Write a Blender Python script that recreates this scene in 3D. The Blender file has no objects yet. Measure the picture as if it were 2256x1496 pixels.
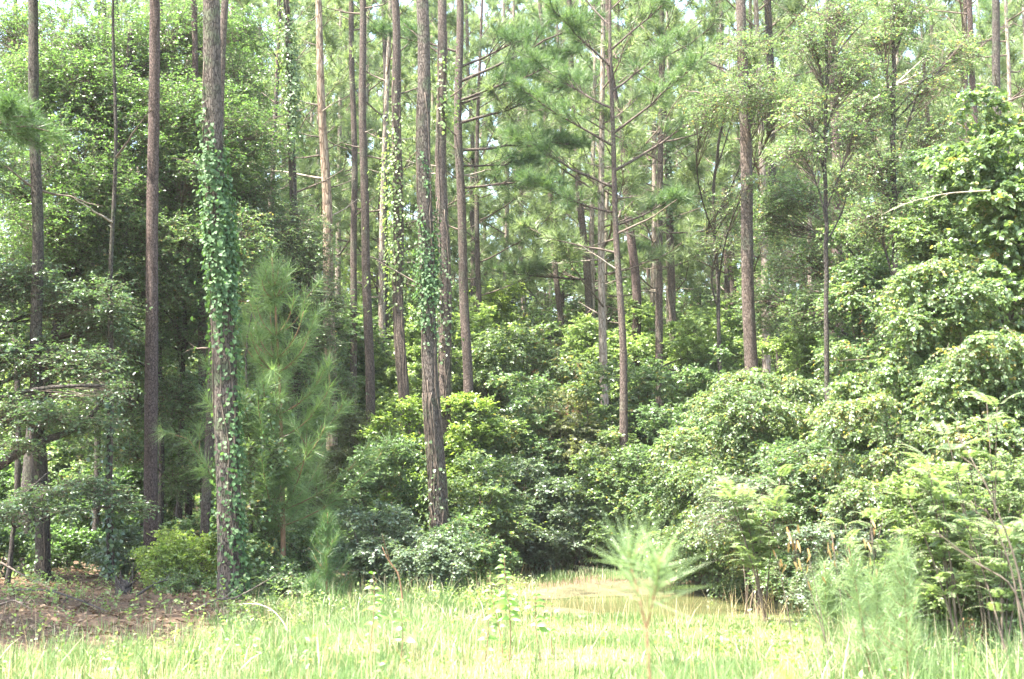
import bpy, math
import numpy as np

scene = bpy.context.scene
COL = scene.collection
RNG = np.random.default_rng(7)
F = 2900.0                      # focal length in photograph pixels
CAM_Z = 1.6
PITCH = math.atan(360.0 / F)
CP, SP = math.cos(PITCH), math.sin(PITCH)
ZUP = np.array([0.0, 0.0, 1.0])


def at(px, py, Y):
    """world point at forward distance Y seen at photograph pixel (px, py)"""
    u = (px - 1128.0) / F
    v = (748.0 - py) / F
    dy = CP - v * SP
    dz = SP + v * CP
    s = Y / dy
    return np.array([u * s, Y, CAM_Z + dz * s])


# ------------------------------------------------------------------ numpy helpers
def unit(a):
    n = np.linalg.norm(a, axis=-1, keepdims=True)
    return a / np.maximum(n, 1e-9)


def vnoise(x, y, seed=0, freq=1.0):
    x = np.asarray(x, float) * freq
    y = np.asarray(y, float) * freq
    xi = np.floor(x).astype(np.int64)
    yi = np.floor(y).astype(np.int64)
    fx = x - xi
    fy = y - yi
    fx = fx * fx * (3 - 2 * fx)
    fy = fy * fy * (3 - 2 * fy)

    def h(a, b):
        n = (a * 374761393 + b * 668265263 + seed * 974711) & 0x7FFFFFFF
        n = ((n ^ (n >> 13)) * 1274126177) & 0x7FFFFFFF
        return ((n ^ (n >> 16)) & 0xFFFF) / 65535.0
    a = h(xi, yi) * (1 - fx) + h(xi + 1, yi) * fx
    b = h(xi, yi + 1) * (1 - fx) + h(xi + 1, yi + 1) * fx
    return a * (1 - fy) + b * fy


def ground_h(x, y):
    x = np.asarray(x, float)
    y = np.asarray(y, float)
    h = 0.10 * (vnoise(x, y, 3, 0.35) - 0.5) + 0.05 * (vnoise(x, y, 4, 1.1) - 0.5)
    # the ground climbs a little into the wood
    h = h + 0.065 * np.clip(y - 25.3, 0, 14) + 0.012 * np.clip(y - 39.3, 0, 60)
    # low churned bank of earth and litter on the left
    h = h + 0.16 * soil_mask(x, y) * (0.4 + vnoise(x, y, 5, 1.6))
    # hollow of the puddle
    d = puddle_d(x, y)
    h = np.where(d < 1.0, h * np.clip(d, 0, 1) ** 2 - 0.16 * np.clip(1 - d, 0, 1), h)
    return h


def puddle_d(x, y):
    """0 in the middle, 0.72 at the shore"""
    x = np.asarray(x, float)
    y = np.asarray(y, float)
    w = 0.22 * (vnoise(x, y, 11, 0.9) - 0.5)
    return np.sqrt(((x - 2.35) / 2.5) ** 2 + ((y - 22.2) / 3.7) ** 2) + w


def sstep(a, b, x):
    t = np.clip((np.asarray(x, float) - a) / (b - a), 0, 1)
    return t * t * (3 - 2 * t)


def soil_mask(x, y):
    """bare litter-covered earth at the edge of the wood"""
    x = np.asarray(x, float)
    y = np.asarray(y, float)
    wob = 1.8 * (vnoise(x, y, 21, 0.7) - 0.5)
    front = 12.9 + np.clip((x + 5.4) * 0.95, -1.2, 6) + wob      # nearer edge of bare soil
    m = sstep(front - 0.5, front + 0.5, y) * (1 - sstep(25.5, 28, y))
    m = m * (1 - sstep(-4.0, -2.9, x + 0.5 * wob))
    return m


# ------------------------------------------------------------------ mesh builder
class Geo:
    def __init__(self):
        self.v, self.t, self.r, self.m = [], [], [], []
        self.n = 0

    def add(self, verts, tris, rnd=0.5, mat=0):
        verts = np.asarray(verts, np.float32).reshape(-1, 3)
        tris = np.asarray(tris, np.int32).reshape(-1, 3)
        self.v.append(verts)
        self.t.append(tris + self.n)
        r = np.empty(len(verts), np.float32)
        r[:] = rnd
        self.r.append(r)
        self.m.append(np.full(len(tris), mat, np.int32))
        self.n += len(verts)

    def mesh(self, name, mats, smooth=False, origin=None):
        me = bpy.data.meshes.new(name)
        v = np.concatenate(self.v)
        t = np.concatenate(self.t)
        if origin is not None:
            v = v - np.asarray(origin, np.float32)
        me.vertices.add(len(v))
        me.vertices.foreach_set('co', v.ravel())
        me.loops.add(t.size)
        me.loops.foreach_set('vertex_index', t.ravel())
        me.polygons.add(len(t))
        me.polygons.foreach_set('loop_start', np.arange(0, t.size, 3, dtype=np.int32))
        me.polygons.foreach_set('loop_total', np.full(len(t), 3, np.int32))
        if not isinstance(mats, (list, tuple)):
            mats = [mats]
        for m in mats:
            me.materials.append(m)
        if len(mats) > 1:
            me.polygons.foreach_set('material_index', np.concatenate(self.m))
        if smooth:
            me.polygons.foreach_set('use_smooth', np.ones(len(t), bool))
        a = me.attributes.new('rnd', 'FLOAT', 'POINT')
        a.data.foreach_set('value', np.concatenate(self.r))
        me.update()
        return me


def link(name, me, parent=None, loc=None):
    o = bpy.data.objects.new(name, me)
    COL.objects.link(o)
    if parent is not None:
        o.parent = parent
    if loc is not None:
        o.location = [float(c) for c in loc]
    return o


def tag(o, label=None, cat=None, group=None, kind=None):
    if label:
        o['label'] = label
    if cat:
        o['category'] = cat
    if group:
        o['group'] = group
    if kind:
        o['kind'] = kind
    return o


def thing(name, loc, label, cat, group=None):
    o = link(name, None, None, loc)
    o.empty_display_size = 0.2
    return tag(o, label, cat, group)


def part(name, geo, mats, root, smooth=False, label=None, parent=None):
    if geo.n == 0:
        return None
    me = geo.mesh(name, mats, smooth, origin=np.array(root.location))
    o = link(name, me, parent or root)
    if label:
        o['label'] = label
    return o


def dup(root, loc, rotz=0.0, scale=1.0, label=None, group=None):
    r = root.copy()
    COL.objects.link(r)
    r.location = [float(c) for c in loc]
    r.rotation_euler = (0, 0, rotz)
    r.scale = (scale, scale, scale)
    if label:
        r['label'] = label
    if group:
        r['group'] = group
    for ch in list(root.children):
        c = ch.copy()
        COL.objects.link(c)
        c.parent = r
    return r


# ------------------------------------------------------------------ shape generators
def tube(geo, pts, radii, sides=8, rnd=0.5, mat=0, cap=True, bumps=None):
    pts = np.asarray(pts, float)
    n = len(pts)
    radii = np.broadcast_to(np.asarray(radii, float), (n,))
    tan = unit(np.gradient(pts, axis=0))
    ref = np.array([1.0, 0.0, 0.0]) if abs(tan[:, 0]).mean() < 0.8 else np.array([0.0, 1.0, 0.0])
    b = unit(np.cross(tan, ref))
    c = np.cross(tan, b)
    ang = np.linspace(0, 2 * np.pi, sides, endpoint=False)
    rr = radii[:, None] * np.ones(sides)[None]
    if bumps is not None:
        rr = rr * bumps(np.arange(n), ang, pts)
    ring = pts[:, None] + rr[..., None] * (np.cos(ang)[None, :, None] * b[:, None] + np.sin(ang)[None, :, None] * c[:, None])
    v = ring.reshape(-1, 3)
    i = np.arange(n - 1)[:, None] * sides
    j = np.arange(sides)[None]
    k = (j + 1) % sides
    a0, a1, b0, b1 = i + j, i + k, i + sides + j, i + sides + k
    tris = np.concatenate([np.stack([a0, a1, b1], -1).reshape(-1, 3), np.stack([a0, b1, b0], -1).reshape(-1, 3)])
    if cap:
        v = np.vstack([v, pts[-1:] + tan[-1] * radii[-1] * 0.4])
        top = (n - 1) * sides
        jj = np.arange(sides)
        tris = np.vstack([tris, np.stack([top + jj, top + (jj + 1) % sides, np.full(sides, n * sides)], -1)])
    geo.add(v, tris, rnd, mat)


def sticks(geo, P0, P1, r0, r1, rnd=0.5, mat=0):
    """many thin three-sided twigs at once"""
    P0 = np.asarray(P0, float).reshape(-1, 3)
    P1 = np.asarray(P1, float).reshape(-1, 3)
    M = len(P0)
    if not M:
        return
    t = unit(P1 - P0)
    b = unit(np.cross(t, np.where(abs(t[:, 2:3]) > 0.9, np.array([[1.0, 0, 0]]), ZUP[None])))
    c = np.cross(t, b)
    ang = np.array([0, 2.0944, 4.18879])
    off = np.cos(ang)[None, :, None] * b[:, None] + np.sin(ang)[None, :, None] * c[:, None]
    r0 = np.broadcast_to(np.asarray(r0, float), (M,))[:, None, None]
    r1 = np.broadcast_to(np.asarray(r1, float), (M,))[:, None, None]
    v = np.concatenate([P0[:, None] + off * r0, P1[:, None] + off * r1], 1)
    f = np.array([[0, 1, 4], [0, 4, 3], [1, 2, 5], [1, 5, 4], [2, 0, 3], [2, 3, 5]])
    tris = (np.arange(M)[:, None, None] * 6 + f[None]).reshape(-1, 3)
    geo.add(v, tris, rnd, mat)


def leaves(geo, P, A, N, L, W, rnd, round_=False, fold=0.25, mat=0):
    """leaf blades: base P, axis A, normal N, folded along the midrib"""
    P = np.asarray(P, float)
    M = len(P)
    if not M:
        return
    A = unit(A)
    S = unit(np.cross(A, N))
    N = np.cross(S, A)
    L = np.broadcast_to(np.asarray(L, float), (M,))[:, None]
    W = np.broadcast_to(np.asarray(W, float), (M,))[:, None]
    if round_:
        mid = P + A * L * 0.5 - N * L * 0.04
        tip = P + A * L - N * L * 0.12
        l1 = P + A * L * 0.12 + S * W * 0.42 + N * W * fold * 0.6
        l2 = P + A * L * 0.55 + S * W * 0.46 + N * W * fold * 0.5
        r1 = P + A * L * 0.12 - S * W * 0.42 + N * W * fold * 0.6
        r2 = P + A * L * 0.55 - S * W * 0.46 + N * W * fold * 0.5
        v = np.stack([P, r1, r2, tip, l2, l1, mid], 1)
        f = np.array([[0, 1, 6], [1, 2, 6], [2, 3, 6], [3, 4, 6], [4, 5, 6], [5, 0, 6]])
        k = 7
    else:
        tip = P + A * L
        q = A * L * 0.45 + N * W * fold
        v = np.stack([P, P + q - S * W * 0.5, tip, P + q + S * W * 0.5], 1)
        f = np.array([[0, 1, 2], [0, 2, 3]])
        k = 4
    tris = (np.arange(M)[:, None, None] * k + f[None]).reshape(-1, 3)
    geo.add(v, tris, np.repeat(rnd, k), mat)


def sprays(geo, P, D, L, K, size, rng, droop=0.25, upw=0.8, outw=0.35, shingle=0.0, aspect=0.62,
           round_=False, tone=0.0, twig=None, mat=0, jitter=0.72):
    """leafy shoots: origin P, direction D, length L, K leaves along each"""
    P = np.asarray(P, float)
    D = unit(np.asarray(D, float))
    M = len(P)
    if not M:
        return
    L = np.broadcast_to(np.asarray(L, float), (M,))
    t = (np.linspace(0.06, 1.0, K)[None] + rng.uniform(-0.05, 0.05, (M, K)))[..., None]
    dz = np.broadcast_to(np.asarray(droop, float), (M,))[:, None, None]
    pts = P[:, None] + D[:, None] * t * L[:, None, None] - ZUP * (t ** 2) * dz * L[:, None, None]
    T = unit(D[:, None] - 2 * t * dz * ZUP)
    side = np.cross(T, ZUP) + rng.normal(0, 0.15, (M, K, 3))
    side = unit(side)
    sgn = np.where(np.arange(K) % 2 == 0, 1.0, -1.0)[None, :, None]
    ax = T * 0.55 + side * sgn * 0.85 + rng.normal(0, 0.3, (M, K, 3)) - ZUP * 0.15
    if shingle:
        ax = ax * (1 - shingle) + shingle * (D[:, None] * 0.35 - ZUP * 0.9 + rng.normal(0, 0.25, (M, K, 3)))
    nrm = ZUP * upw + D[:, None] * outw + rng.normal(0, jitter, (M, K, 3))
    sp_t = rng.uniform(-0.24, 0.24, (M, 1))
    rnd = np.clip(0.5 + tone + sp_t + rng.normal(0, 0.2, (M, K)), 0, 1)
    sz = size * rng.uniform(0.6, 1.25, (M, K))
    leaves(geo, pts.reshape(-1, 3), ax.reshape(-1, 3), nrm.reshape(-1, 3), sz.ravel(), sz.ravel() * aspect,
           rnd.ravel(), round_, mat=mat)
    if twig is not None:
        e = P + D * L[:, None] - ZUP * (np.broadcast_to(np.asarray(droop, float), (M,)) * L)[:, None]
        m = P + D * L[:, None] * 0.5 - ZUP * (np.broadcast_to(np.asarray(droop, float), (M,)) * L * 0.25)[:, None]
        sticks(twig, P, m, 0.004, 0.003, rng.random())
        sticks(twig, m, e, 0.003, 0.0015, rng.random())


def bez(a, b, c, n=10):
    t = np.linspace(0, 1, n)[:, None]
    return (1 - t) ** 2 * a + 2 * t * (1 - t) * b + t * t * c


def fibdirs(n, rng):
    d = unit(rng.normal(size=(n, 3)))
    return d


# ------------------------------------------------------------------ materials
def nodes_of(m):
    m.use_nodes = True
    nt = m.node_tree
    nt.nodes.clear()
    return nt, nt.nodes.new, nt.links.new


def leaf_mat(name, dark, mid, light, trans, gloss=0.42, spec=0.5, tmix=0.42, brown=None, bfrac=0.03):
    m = bpy.data.materials.new(name)
    nt, N, K = nodes_of(m)
    out = N('ShaderNodeOutputMaterial')
    at_ = N('ShaderNodeAttribute')
    at_.attribute_name = 'rnd'
    rp = N('ShaderNodeValToRGB')
    el = rp.color_ramp.elements
    el[0].position, el[0].color = 0.12, (*dark, 1)
    el[1].position, el[1].color = 0.9, (*light, 1)
    e = el.new(0.5)
    e.color = (*mid, 1)
    if brown:
        e = el.new(1 - bfrac)
        e.color = (*light, 1)
        e = el.new(1.0)
        e.color = (*brown, 1)
    K(at_.outputs['Fac'], rp.inputs[0])
    p = N('ShaderNodeBsdfPrincipled')
    p.inputs['Roughness'].default_value = gloss
    p.inputs['Specular IOR Level'].default_value = spec
    K(rp.outputs[0], p.inputs['Base Color'])
    tr = N('ShaderNodeBsdfTranslucent')
    mx = N('ShaderNodeMix')
    mx.data_type = 'RGBA'
    mx.blend_type = 'MULTIPLY'
    mx.inputs[0].default_value = 1.0
    K(rp.outputs[0], mx.inputs[6])
    mx.inputs[7].default_value = (*trans, 1)
    K(mx.outputs[2], tr.inputs[0])
    ms = N('ShaderNodeMixShader')
    ms.inputs[0].default_value = tmix
    K(p.outputs[0], ms.inputs[1])
    K(tr.outputs[0], ms.inputs[2])
    K(ms.outputs[0], out.inputs[0])
    return m


def bark_mat(name, furrow, plate, pale, scale=(9, 9, 2.6), bump=0.6, moss=None, dist=0.03):
    m = bpy.data.materials.new(name)
    nt, N, K = nodes_of(m)
    out = N('ShaderNodeOutputMaterial')
    tc = N('ShaderNodeTexCoord')
    mp = N('ShaderNodeMapping')
    mp.inputs['Scale'].default_value = scale
    K(tc.outputs['Object'], mp.inputs[0])
    nz = N('ShaderNodeTexNoise')
    nz.inputs['Scale'].default_value = 2.2
    nz.inputs['Detail'].default_value = 5
    K(mp.outputs[0], nz.inputs['Vector'])
    add = N('ShaderNodeMix')
    add.data_type = 'RGBA'
    add.blend_type = 'LINEAR_LIGHT'
    add.inputs[0].default_value = 0.42
    K(mp.outputs[0], add.inputs[6])
    K(nz.outputs['Color'], add.inputs[7])
    vo = N('ShaderNodeTexVoronoi')
    vo.feature = 'DISTANCE_TO_EDGE'
    vo.inputs['Scale'].default_value = 1.6
    K(add.outputs[2], vo.inputs['Vector'])
    rp = N('ShaderNodeValToRGB')
    rp.color_ramp.elements[0].position = 0.0
    rp.color_ramp.elements[1].position = 0.15
    K(vo.outputs['Distance'], rp.inputs[0])
    vc = N('ShaderNodeTexVoronoi')
    vc.inputs['Scale'].default_value = 1.6
    K(add.outputs[2], vc.inputs['Vector'])
    n2 = N('ShaderNodeTexNoise')
    n2.inputs['Scale'].default_value = 1.1
    n2.inputs['Detail'].default_value = 8
    n2.inputs['Roughness'].default_value = 0.7
    K(tc.outputs['Object'], n2.inputs['Vector'])
    # plate colour varies plate by plate and in broad patches
    pc = N('ShaderNodeMix')
    pc.data_type = 'RGBA'
    sp = N('ShaderNodeSeparateColor')
    K(vc.outputs['Color'], sp.inputs[0])
    ma = N('ShaderNodeMath')
    ma.operation = 'MULTIPLY_ADD'
    K(sp.outputs[0], ma.inputs[0])
    ma.inputs[1].default_value = 0.7
    sub = N('ShaderNodeMath')
    sub.operation = 'MULTIPLY_ADD'
    K(n2.outputs['Fac'], sub.inputs[0])
    sub.inputs[1].default_value = 1.4
    sub.inputs[2].default_value = -0.55
    K(sub.outputs[0], ma.inputs[2])
    K(ma.outputs[0], pc.inputs[0])
    pc.inputs[6].default_value = (*plate, 1)
    pc.inputs[7].default_value = (*pale, 1)
    col = pc.outputs[2]
    if moss:
        n3 = N('ShaderNodeTexNoise')
        n3.inputs['Scale'].default_value = 2.3
        n3.inputs['Detail'].default_value = 7
        K(tc.outputs['Object'], n3.inputs['Vector'])
        r3 = N('ShaderNodeValToRGB')
        r3.color_ramp.elements[0].position = 0.52
        r3.color_ramp.elements[1].position = 0.68
        K(n3.outputs['Fac'], r3.inputs[0])
        mm = N('ShaderNodeMix')
        mm.data_type = 'RGBA'
        K(r3.outputs[0], mm.inputs[0])
        K(col, mm.inputs[6])
        mm.inputs[7].default_value = (*moss, 1)
        col = mm.outputs[2]
    fc = N('ShaderNodeMix')
    fc.data_type = 'RGBA'
    K(rp.outputs[0], fc.inputs[0])
    fc.inputs[6].default_value = (*furrow, 1)
    K(col, fc.inputs[7])
    p = N('ShaderNodeBsdfPrincipled')
    p.inputs['Roughness'].default_value = 0.88
    p.inputs['Specular IOR Level'].default_value = 0.25
    K(fc.outputs[2], p.inputs['Base Color'])
    hs = N('ShaderNodeMath')
    hs.operation = 'MULTIPLY_ADD'
    K(n2.outputs['Fac'], hs.inputs[0])
    hs.inputs[1].default_value = 0.6
    K(rp.outputs[0], hs.inputs[2])
    bp = N('ShaderNodeBump')
    bp.inputs['Strength'].default_value = bump
    bp.inputs['Distance'].default_value = dist
    K(hs.outputs[0], bp.inputs['Height'])
    K(bp.outputs[0], p.inputs['Normal'])
    K(p.outputs[0], out.inputs[0])
    return m


def plain_mat(name, a, b, scale=6.0, rough=0.85, attr=False, bump=0.3, spec=0.3):
    m = bpy.data.materials.new(name)
    nt, N, K = nodes_of(m)
    out = N('ShaderNodeOutputMaterial')
    p = N('ShaderNodeBsdfPrincipled')
    p.inputs['Roughness'].default_value = rough
    p.inputs['Specular IOR Level'].default_value = spec
    tc = N('ShaderNodeTexCoord')
    nz = N('ShaderNodeTexNoise')
    nz.inputs['Scale'].default_value = scale
    nz.inputs['Detail'].default_value = 6
    K(tc.outputs['Object'], nz.inputs['Vector'])
    rp = N('ShaderNodeValToRGB')
    rp.color_ramp.elements[0].position, rp.color_ramp.elements[0].color = 0.32, (*a, 1)
    rp.color_ramp.elements[1].position, rp.color_ramp.elements[1].color = 0.68, (*b, 1)
    if attr:
        at_ = N('ShaderNodeAttribute')
        at_.attribute_name = 'rnd'
        K(at_.outputs['Fac'], rp.inputs[0])
    else:
        K(nz.outputs['Fac'], rp.inputs[0])
    K(rp.outputs[0], p.inputs['Base Color'])
    bp = N('ShaderNodeBump')
    bp.inputs['Strength'].default_value = bump
    bp.inputs['Distance'].default_value = 0.02
    K(nz.outputs['Fac'], bp.inputs['Height'])
    K(bp.outputs[0], p.inputs['Normal'])
    K(p.outputs[0], out.inputs[0])
    return m


M = {}
M['bark_grey'] = bark_mat('bark_grey', (0.034, 0.023, 0.018), (0.084, 0.061, 0.049), (0.14, 0.109, 0.09), scale=(17, 17, 7.5), moss=(0.11, 0.105, 0.075))
M['bark_brown'] = bark_mat('bark_brown', (0.026, 0.016, 0.013), (0.08, 0.053, 0.045), (0.135, 0.097, 0.086), scale=(17, 17, 9))
M['bark_ridged'] = bark_mat('bark_ridged', (0.034, 0.025, 0.021), (0.084, 0.065, 0.054), (0.135, 0.112, 0.094), scale=(17, 17, 5.0), moss=(0.08, 0.10, 0.055), bump=0.8)
M['bark_dark'] = bark_mat('bark_dark', (0.02, 0.015, 0.013), (0.055, 0.044, 0.037), (0.095, 0.08, 0.068), scale=(18, 18, 8), moss=(0.07, 0.08, 0.05))
M['bark_pale'] = bark_mat('bark_pale', (0.10, 0.07, 0.05), (0.20, 0.165, 0.135), (0.34, 0.29, 0.235), scale=(12, 12, 2.6), bump=0.4)
M['bark_snag'] = bark_mat('bark_snag', (0.09, 0.055, 0.035), (0.27, 0.185, 0.125), (0.36, 0.285, 0.21), scale=(10, 10, 1.6), bump=0.5, moss=(0.14, 0.11, 0.085))
M['twig'] = plain_mat('twig', (0.06, 0.045, 0.035), (0.17, 0.13, 0.10), 9)
M['deadwood'] = plain_mat('deadwood', (0.20, 0.16, 0.12), (0.42, 0.36, 0.29), 12)
M['stem_red'] = plain_mat('stem_red', (0.13, 0.07, 0.04), (0.24, 0.14, 0.08), 9)

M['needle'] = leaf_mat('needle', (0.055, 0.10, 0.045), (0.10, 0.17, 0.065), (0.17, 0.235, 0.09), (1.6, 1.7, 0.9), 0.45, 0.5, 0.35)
M['needle_far'] = leaf_mat('needle_far', (0.1, 0.145, 0.075), (0.165, 0.225, 0.105), (0.25, 0.3, 0.15), (1.5, 1.55, 0.95), 0.45, 0.5, 0.42)  # paler than the near needles: backlight and haze put into the colour
M['ivy'] = leaf_mat('ivy', (0.045, 0.09, 0.038), (0.075, 0.14, 0.056), (0.12, 0.195, 0.08), (1.7, 1.85, 0.85), 0.58, 0.3, 0.38)
M['needle_soft'] = leaf_mat('needle_soft', (0.075, 0.125, 0.045), (0.135, 0.21, 0.08), (0.21, 0.295, 0.12), (1.5, 1.6, 0.9), 0.42, 0.5, 0.42)
M['needle_dark'] = leaf_mat('needle_dark', (0.04, 0.08, 0.03), (0.075, 0.135, 0.05), (0.115, 0.185, 0.07), (1.5, 1.6, 0.9), 0.45, 0.4, 0.35)
M['needle_fresh'] = leaf_mat('needle_fresh', (0.13, 0.19, 0.085), (0.19, 0.27, 0.12), (0.26, 0.345, 0.165), (1.35, 1.4, 0.95), 0.45, 0.4, 0.38)
M['needle_yellow'] = leaf_mat('needle_yellow', (0.16, 0.26, 0.04), (0.27, 0.40, 0.06), (0.38, 0.5, 0.10), (1.4, 1.5, 0.8), 0.45, 0.4, 0.4)
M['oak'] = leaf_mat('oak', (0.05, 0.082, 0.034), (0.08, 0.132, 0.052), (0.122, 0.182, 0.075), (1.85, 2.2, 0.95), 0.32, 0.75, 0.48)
M['holly'] = leaf_mat('holly', (0.05, 0.085, 0.045), (0.075, 0.125, 0.062), (0.115, 0.17, 0.085), (1.7, 1.9, 0.9), 0.3, 0.8, 0.36)
M['olive'] = leaf_mat('olive', (0.095, 0.11, 0.05), (0.145, 0.165, 0.078), (0.2, 0.215, 0.115), (1.7, 1.75, 0.8), 0.38, 0.55, 0.42)
M['vine'] = leaf_mat('vine', (0.065, 0.105, 0.045), (0.115, 0.17, 0.075), (0.175, 0.235, 0.11), (1.75, 1.85, 0.8), 0.36, 0.6, 0.42, (0.3, 0.24, 0.08), 0.02)
M['shrub'] = leaf_mat('shrub', (0.06, 0.098, 0.046), (0.108, 0.165, 0.075), (0.165, 0.225, 0.105), (1.55, 1.8, 0.9), 0.36, 0.6, 0.42, (0.26, 0.2, 0.08), 0.012)
M['bluish'] = leaf_mat('bluish', (0.065, 0.095, 0.055), (0.105, 0.15, 0.088), (0.15, 0.195, 0.12), (1.6, 1.75, 0.9), 0.34, 0.65, 0.36)
M['bright'] = leaf_mat('bright', (0.12, 0.17, 0.065), (0.18, 0.245, 0.1), (0.24, 0.305, 0.14), (1.65, 1.8, 0.8), 0.4, 0.5, 0.48)
M['lime'] = leaf_mat('lime', (0.12, 0.18, 0.05), (0.19, 0.26, 0.075), (0.27, 0.33, 0.11), (1.7, 1.85, 0.7), 0.38, 0.6, 0.47)
M['feather'] = leaf_mat('feather', (0.12, 0.165, 0.075), (0.175, 0.235, 0.11), (0.23, 0.3, 0.15), (1.5, 1.6, 0.85), 0.5, 0.4, 0.42)
M['deadleaf'] = leaf_mat('deadleaf', (0.10, 0.05, 0.025), (0.20, 0.11, 0.055), (0.34, 0.22, 0.12), (1.3, 1.1, 0.8), 0.7, 0.2, 0.25)
M['grass'] = leaf_mat('grass', (0.08, 0.14, 0.045), (0.15, 0.222, 0.082), (0.26, 0.315, 0.165), (1.25, 1.35, 0.85), 0.45, 0.4, 0.4, (0.46, 0.4, 0.28), 0.06)
M['straw'] = leaf_mat('straw', (0.30, 0.22, 0.11), (0.45, 0.36, 0.19), (0.58, 0.50, 0.30), (1.2, 1.1, 0.9), 0.6, 0.3, 0.25)
M['weed'] = leaf_mat('weed', (0.09, 0.17, 0.035), (0.14, 0.25, 0.05), (0.21, 0.34, 0.075), (1.6, 1.8, 0.6), 0.4, 0.5, 0.42)
M['litter'] = leaf_mat('litter', (0.065, 0.04, 0.024), (0.13, 0.082, 0.05), (0.25, 0.18, 0.115), (1.2, 1.1, 0.9), 0.75, 0.2, 0.15)
M['pod'] = leaf_mat('pod', (0.20, 0.12, 0.04), (0.34, 0.22, 0.08), (0.48, 0.34, 0.15), (1.2, 1.1, 0.8), 0.6, 0.3, 0.2)

# ------------------------------------------------------------------ pines
def tufts(geo, P, A, n, length, width, rng, spread=(0.25, 1.25), back=0.22, tone=0.0):
    """brushes of needles round the last stretch of a twig"""
    P = np.asarray(P, float)
    A = unit(np.asarray(A, float))
    M_ = len(P)
    if not M_:
        return
    s = rng.uniform(0, back, (M_, n))
    base = P[:, None] - A[:, None] * s[..., None]
    r = unit(np.cross(rng.normal(size=(M_, n, 3)), A[:, None]))
    th = rng.uniform(spread[0], spread[1], (M_, n))[..., None]
    d = A[:, None] * np.cos(th) + r * np.sin(th)
    ln = length * rng.uniform(0.7, 1.15, (M_, n, 1))
    tip = base + d * ln - ZUP * (ln * ln) * 0.9 * (1 - abs(d[..., 2:3]))
    w = unit(np.cross(d, rng.normal(size=(M_, n, 3)))) * width * 0.5
    v = np.stack([base - w, base + w, tip], 2)
    rnd = np.clip(0.5 + tone + rng.uniform(-0.2, 0.2, (M_, 1)) + rng.normal(0, 0.14, (M_, n)), 0, 1)
    k = M_ * n
    geo.add(v.reshape(-1, 3), np.arange(k * 3).reshape(k, 3), np.repeat(rnd.ravel(), 3))


def pine_branch(P, az, elev, L, rng, wood, tuft_sink, r=0.03, live=True, density=1.0, droop=0.0, crook=0.10, fat=1.0):
    """one limb with side twigs; the tuft seats go into tuft_sink as (point, axis)"""
    n = 9
    t = np.linspace(0, 1, n)
    h = np.array([math.cos(az), math.sin(az), 0])
    rise = math.tan(elev) * t + (0.28 - droop) * t ** 2 * (1 if live else 0.3) - droop * t ** 3 * 0.3
    sidev = np.array([-h[1], h[0], 0])
    w = np.cumsum(rng.normal(0, crook / 2.2, n))
    w2 = np.cumsum(rng.normal(0, crook / 3, n))
    pts = P + L * (h * t[:, None] + ZUP * (rise + w2 * t * 0.6)[:, None] + sidev * (w * t * 0.8)[:, None])
    rad = np.maximum(r * fat * (1 - 0.8 * t), 0.006)
    tube(wood, pts, rad, 5, rng.random())
    if not live:
        k = rng.integers(0, 4)
        for _ in range(k):
            i = rng.integers(3, n - 1)
            q = pts[i] + unit(pts[i] - pts[i - 1]) * L * 0.12 + rng.normal(0, 0.09, 3) * L
            sticks(wood, pts[i:i + 1], q[None], rad[i] * 0.6, 0.003, rng.random())
        return pts
    m = max(5, int(9 * density * (0.5 + L / 3)))
    ts = rng.uniform(0.28, 1.0, m)
    ts[0] = 1.0
    idx = ts * (n - 1)
    i0 = np.minimum(idx.astype(int), n - 2)
    fr = (idx - i0)[:, None]
    q = pts[i0] * (1 - fr) + pts[i0 + 1] * fr
    tan = unit(pts[i0 + 1] - pts[i0])
    sd = np.where(rng.random(m) < 0.5, 1, -1)[:, None]
    d = unit(tan * 0.8 + sidev * sd * rng.uniform(0.3, 1.0, (m, 1)) + ZUP * rng.uniform(0.0, 0.6, (m, 1)))
    d[0] = tan[0]
    ln = (0.22 + 0.30 * L * (1 - ts) * rng.uniform(0.5, 1.1, m))[:, None]
    e = q + d * ln
    sticks(wood, q, e, 0.011, 0.006, rng.random())
    tuft_sink.append((e, unit(d + ZUP * 0.25)))
    # secondary twiglets
    k = 2
    for _ in range(k):
        s = rng.uniform(0.35, 0.9, (m, 1))
        q2 = q + d * ln * s
        d2 = unit(d * 0.7 + rng.normal(0, 0.55, (m, 3)) + ZUP * 0.25)
        e2 = q2 + d2 * (0.12 + ln * 0.35)
        sticks(wood, q2, e2, 0.008, 0.005, rng.random())
        tuft_sink.append((e2, unit(d2 + ZUP * 0.25)))
    return pts


def bark_bumps(rng, amp=0.05, flare=0.0, segz=0.06):
    ph = rng.uniform(0, 100)

    def f(i, ang, pts):
        z = pts[:, 2][:, None]
        a = ang[None, :]
        n = vnoise(np.cos(a) * 3.1 + ph, z * 1.4 + np.sin(a) * 3.1, 31, 1.3) - 0.5
        n2 = vnoise((a + 0.7 * np.sin(z * 2 + ph)) * 3.4 + ph, z * 4.5, 37, 1.0) - 0.5
        h = np.clip(z - z.min(), 0, None)
        fl = flare * np.exp(-h / 0.35) * (1 + 0.5 * np.sin(a * 4 + ph))
        return 1 + amp * (1.0 * n + 1.2 * n2) + fl
    return f


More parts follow.
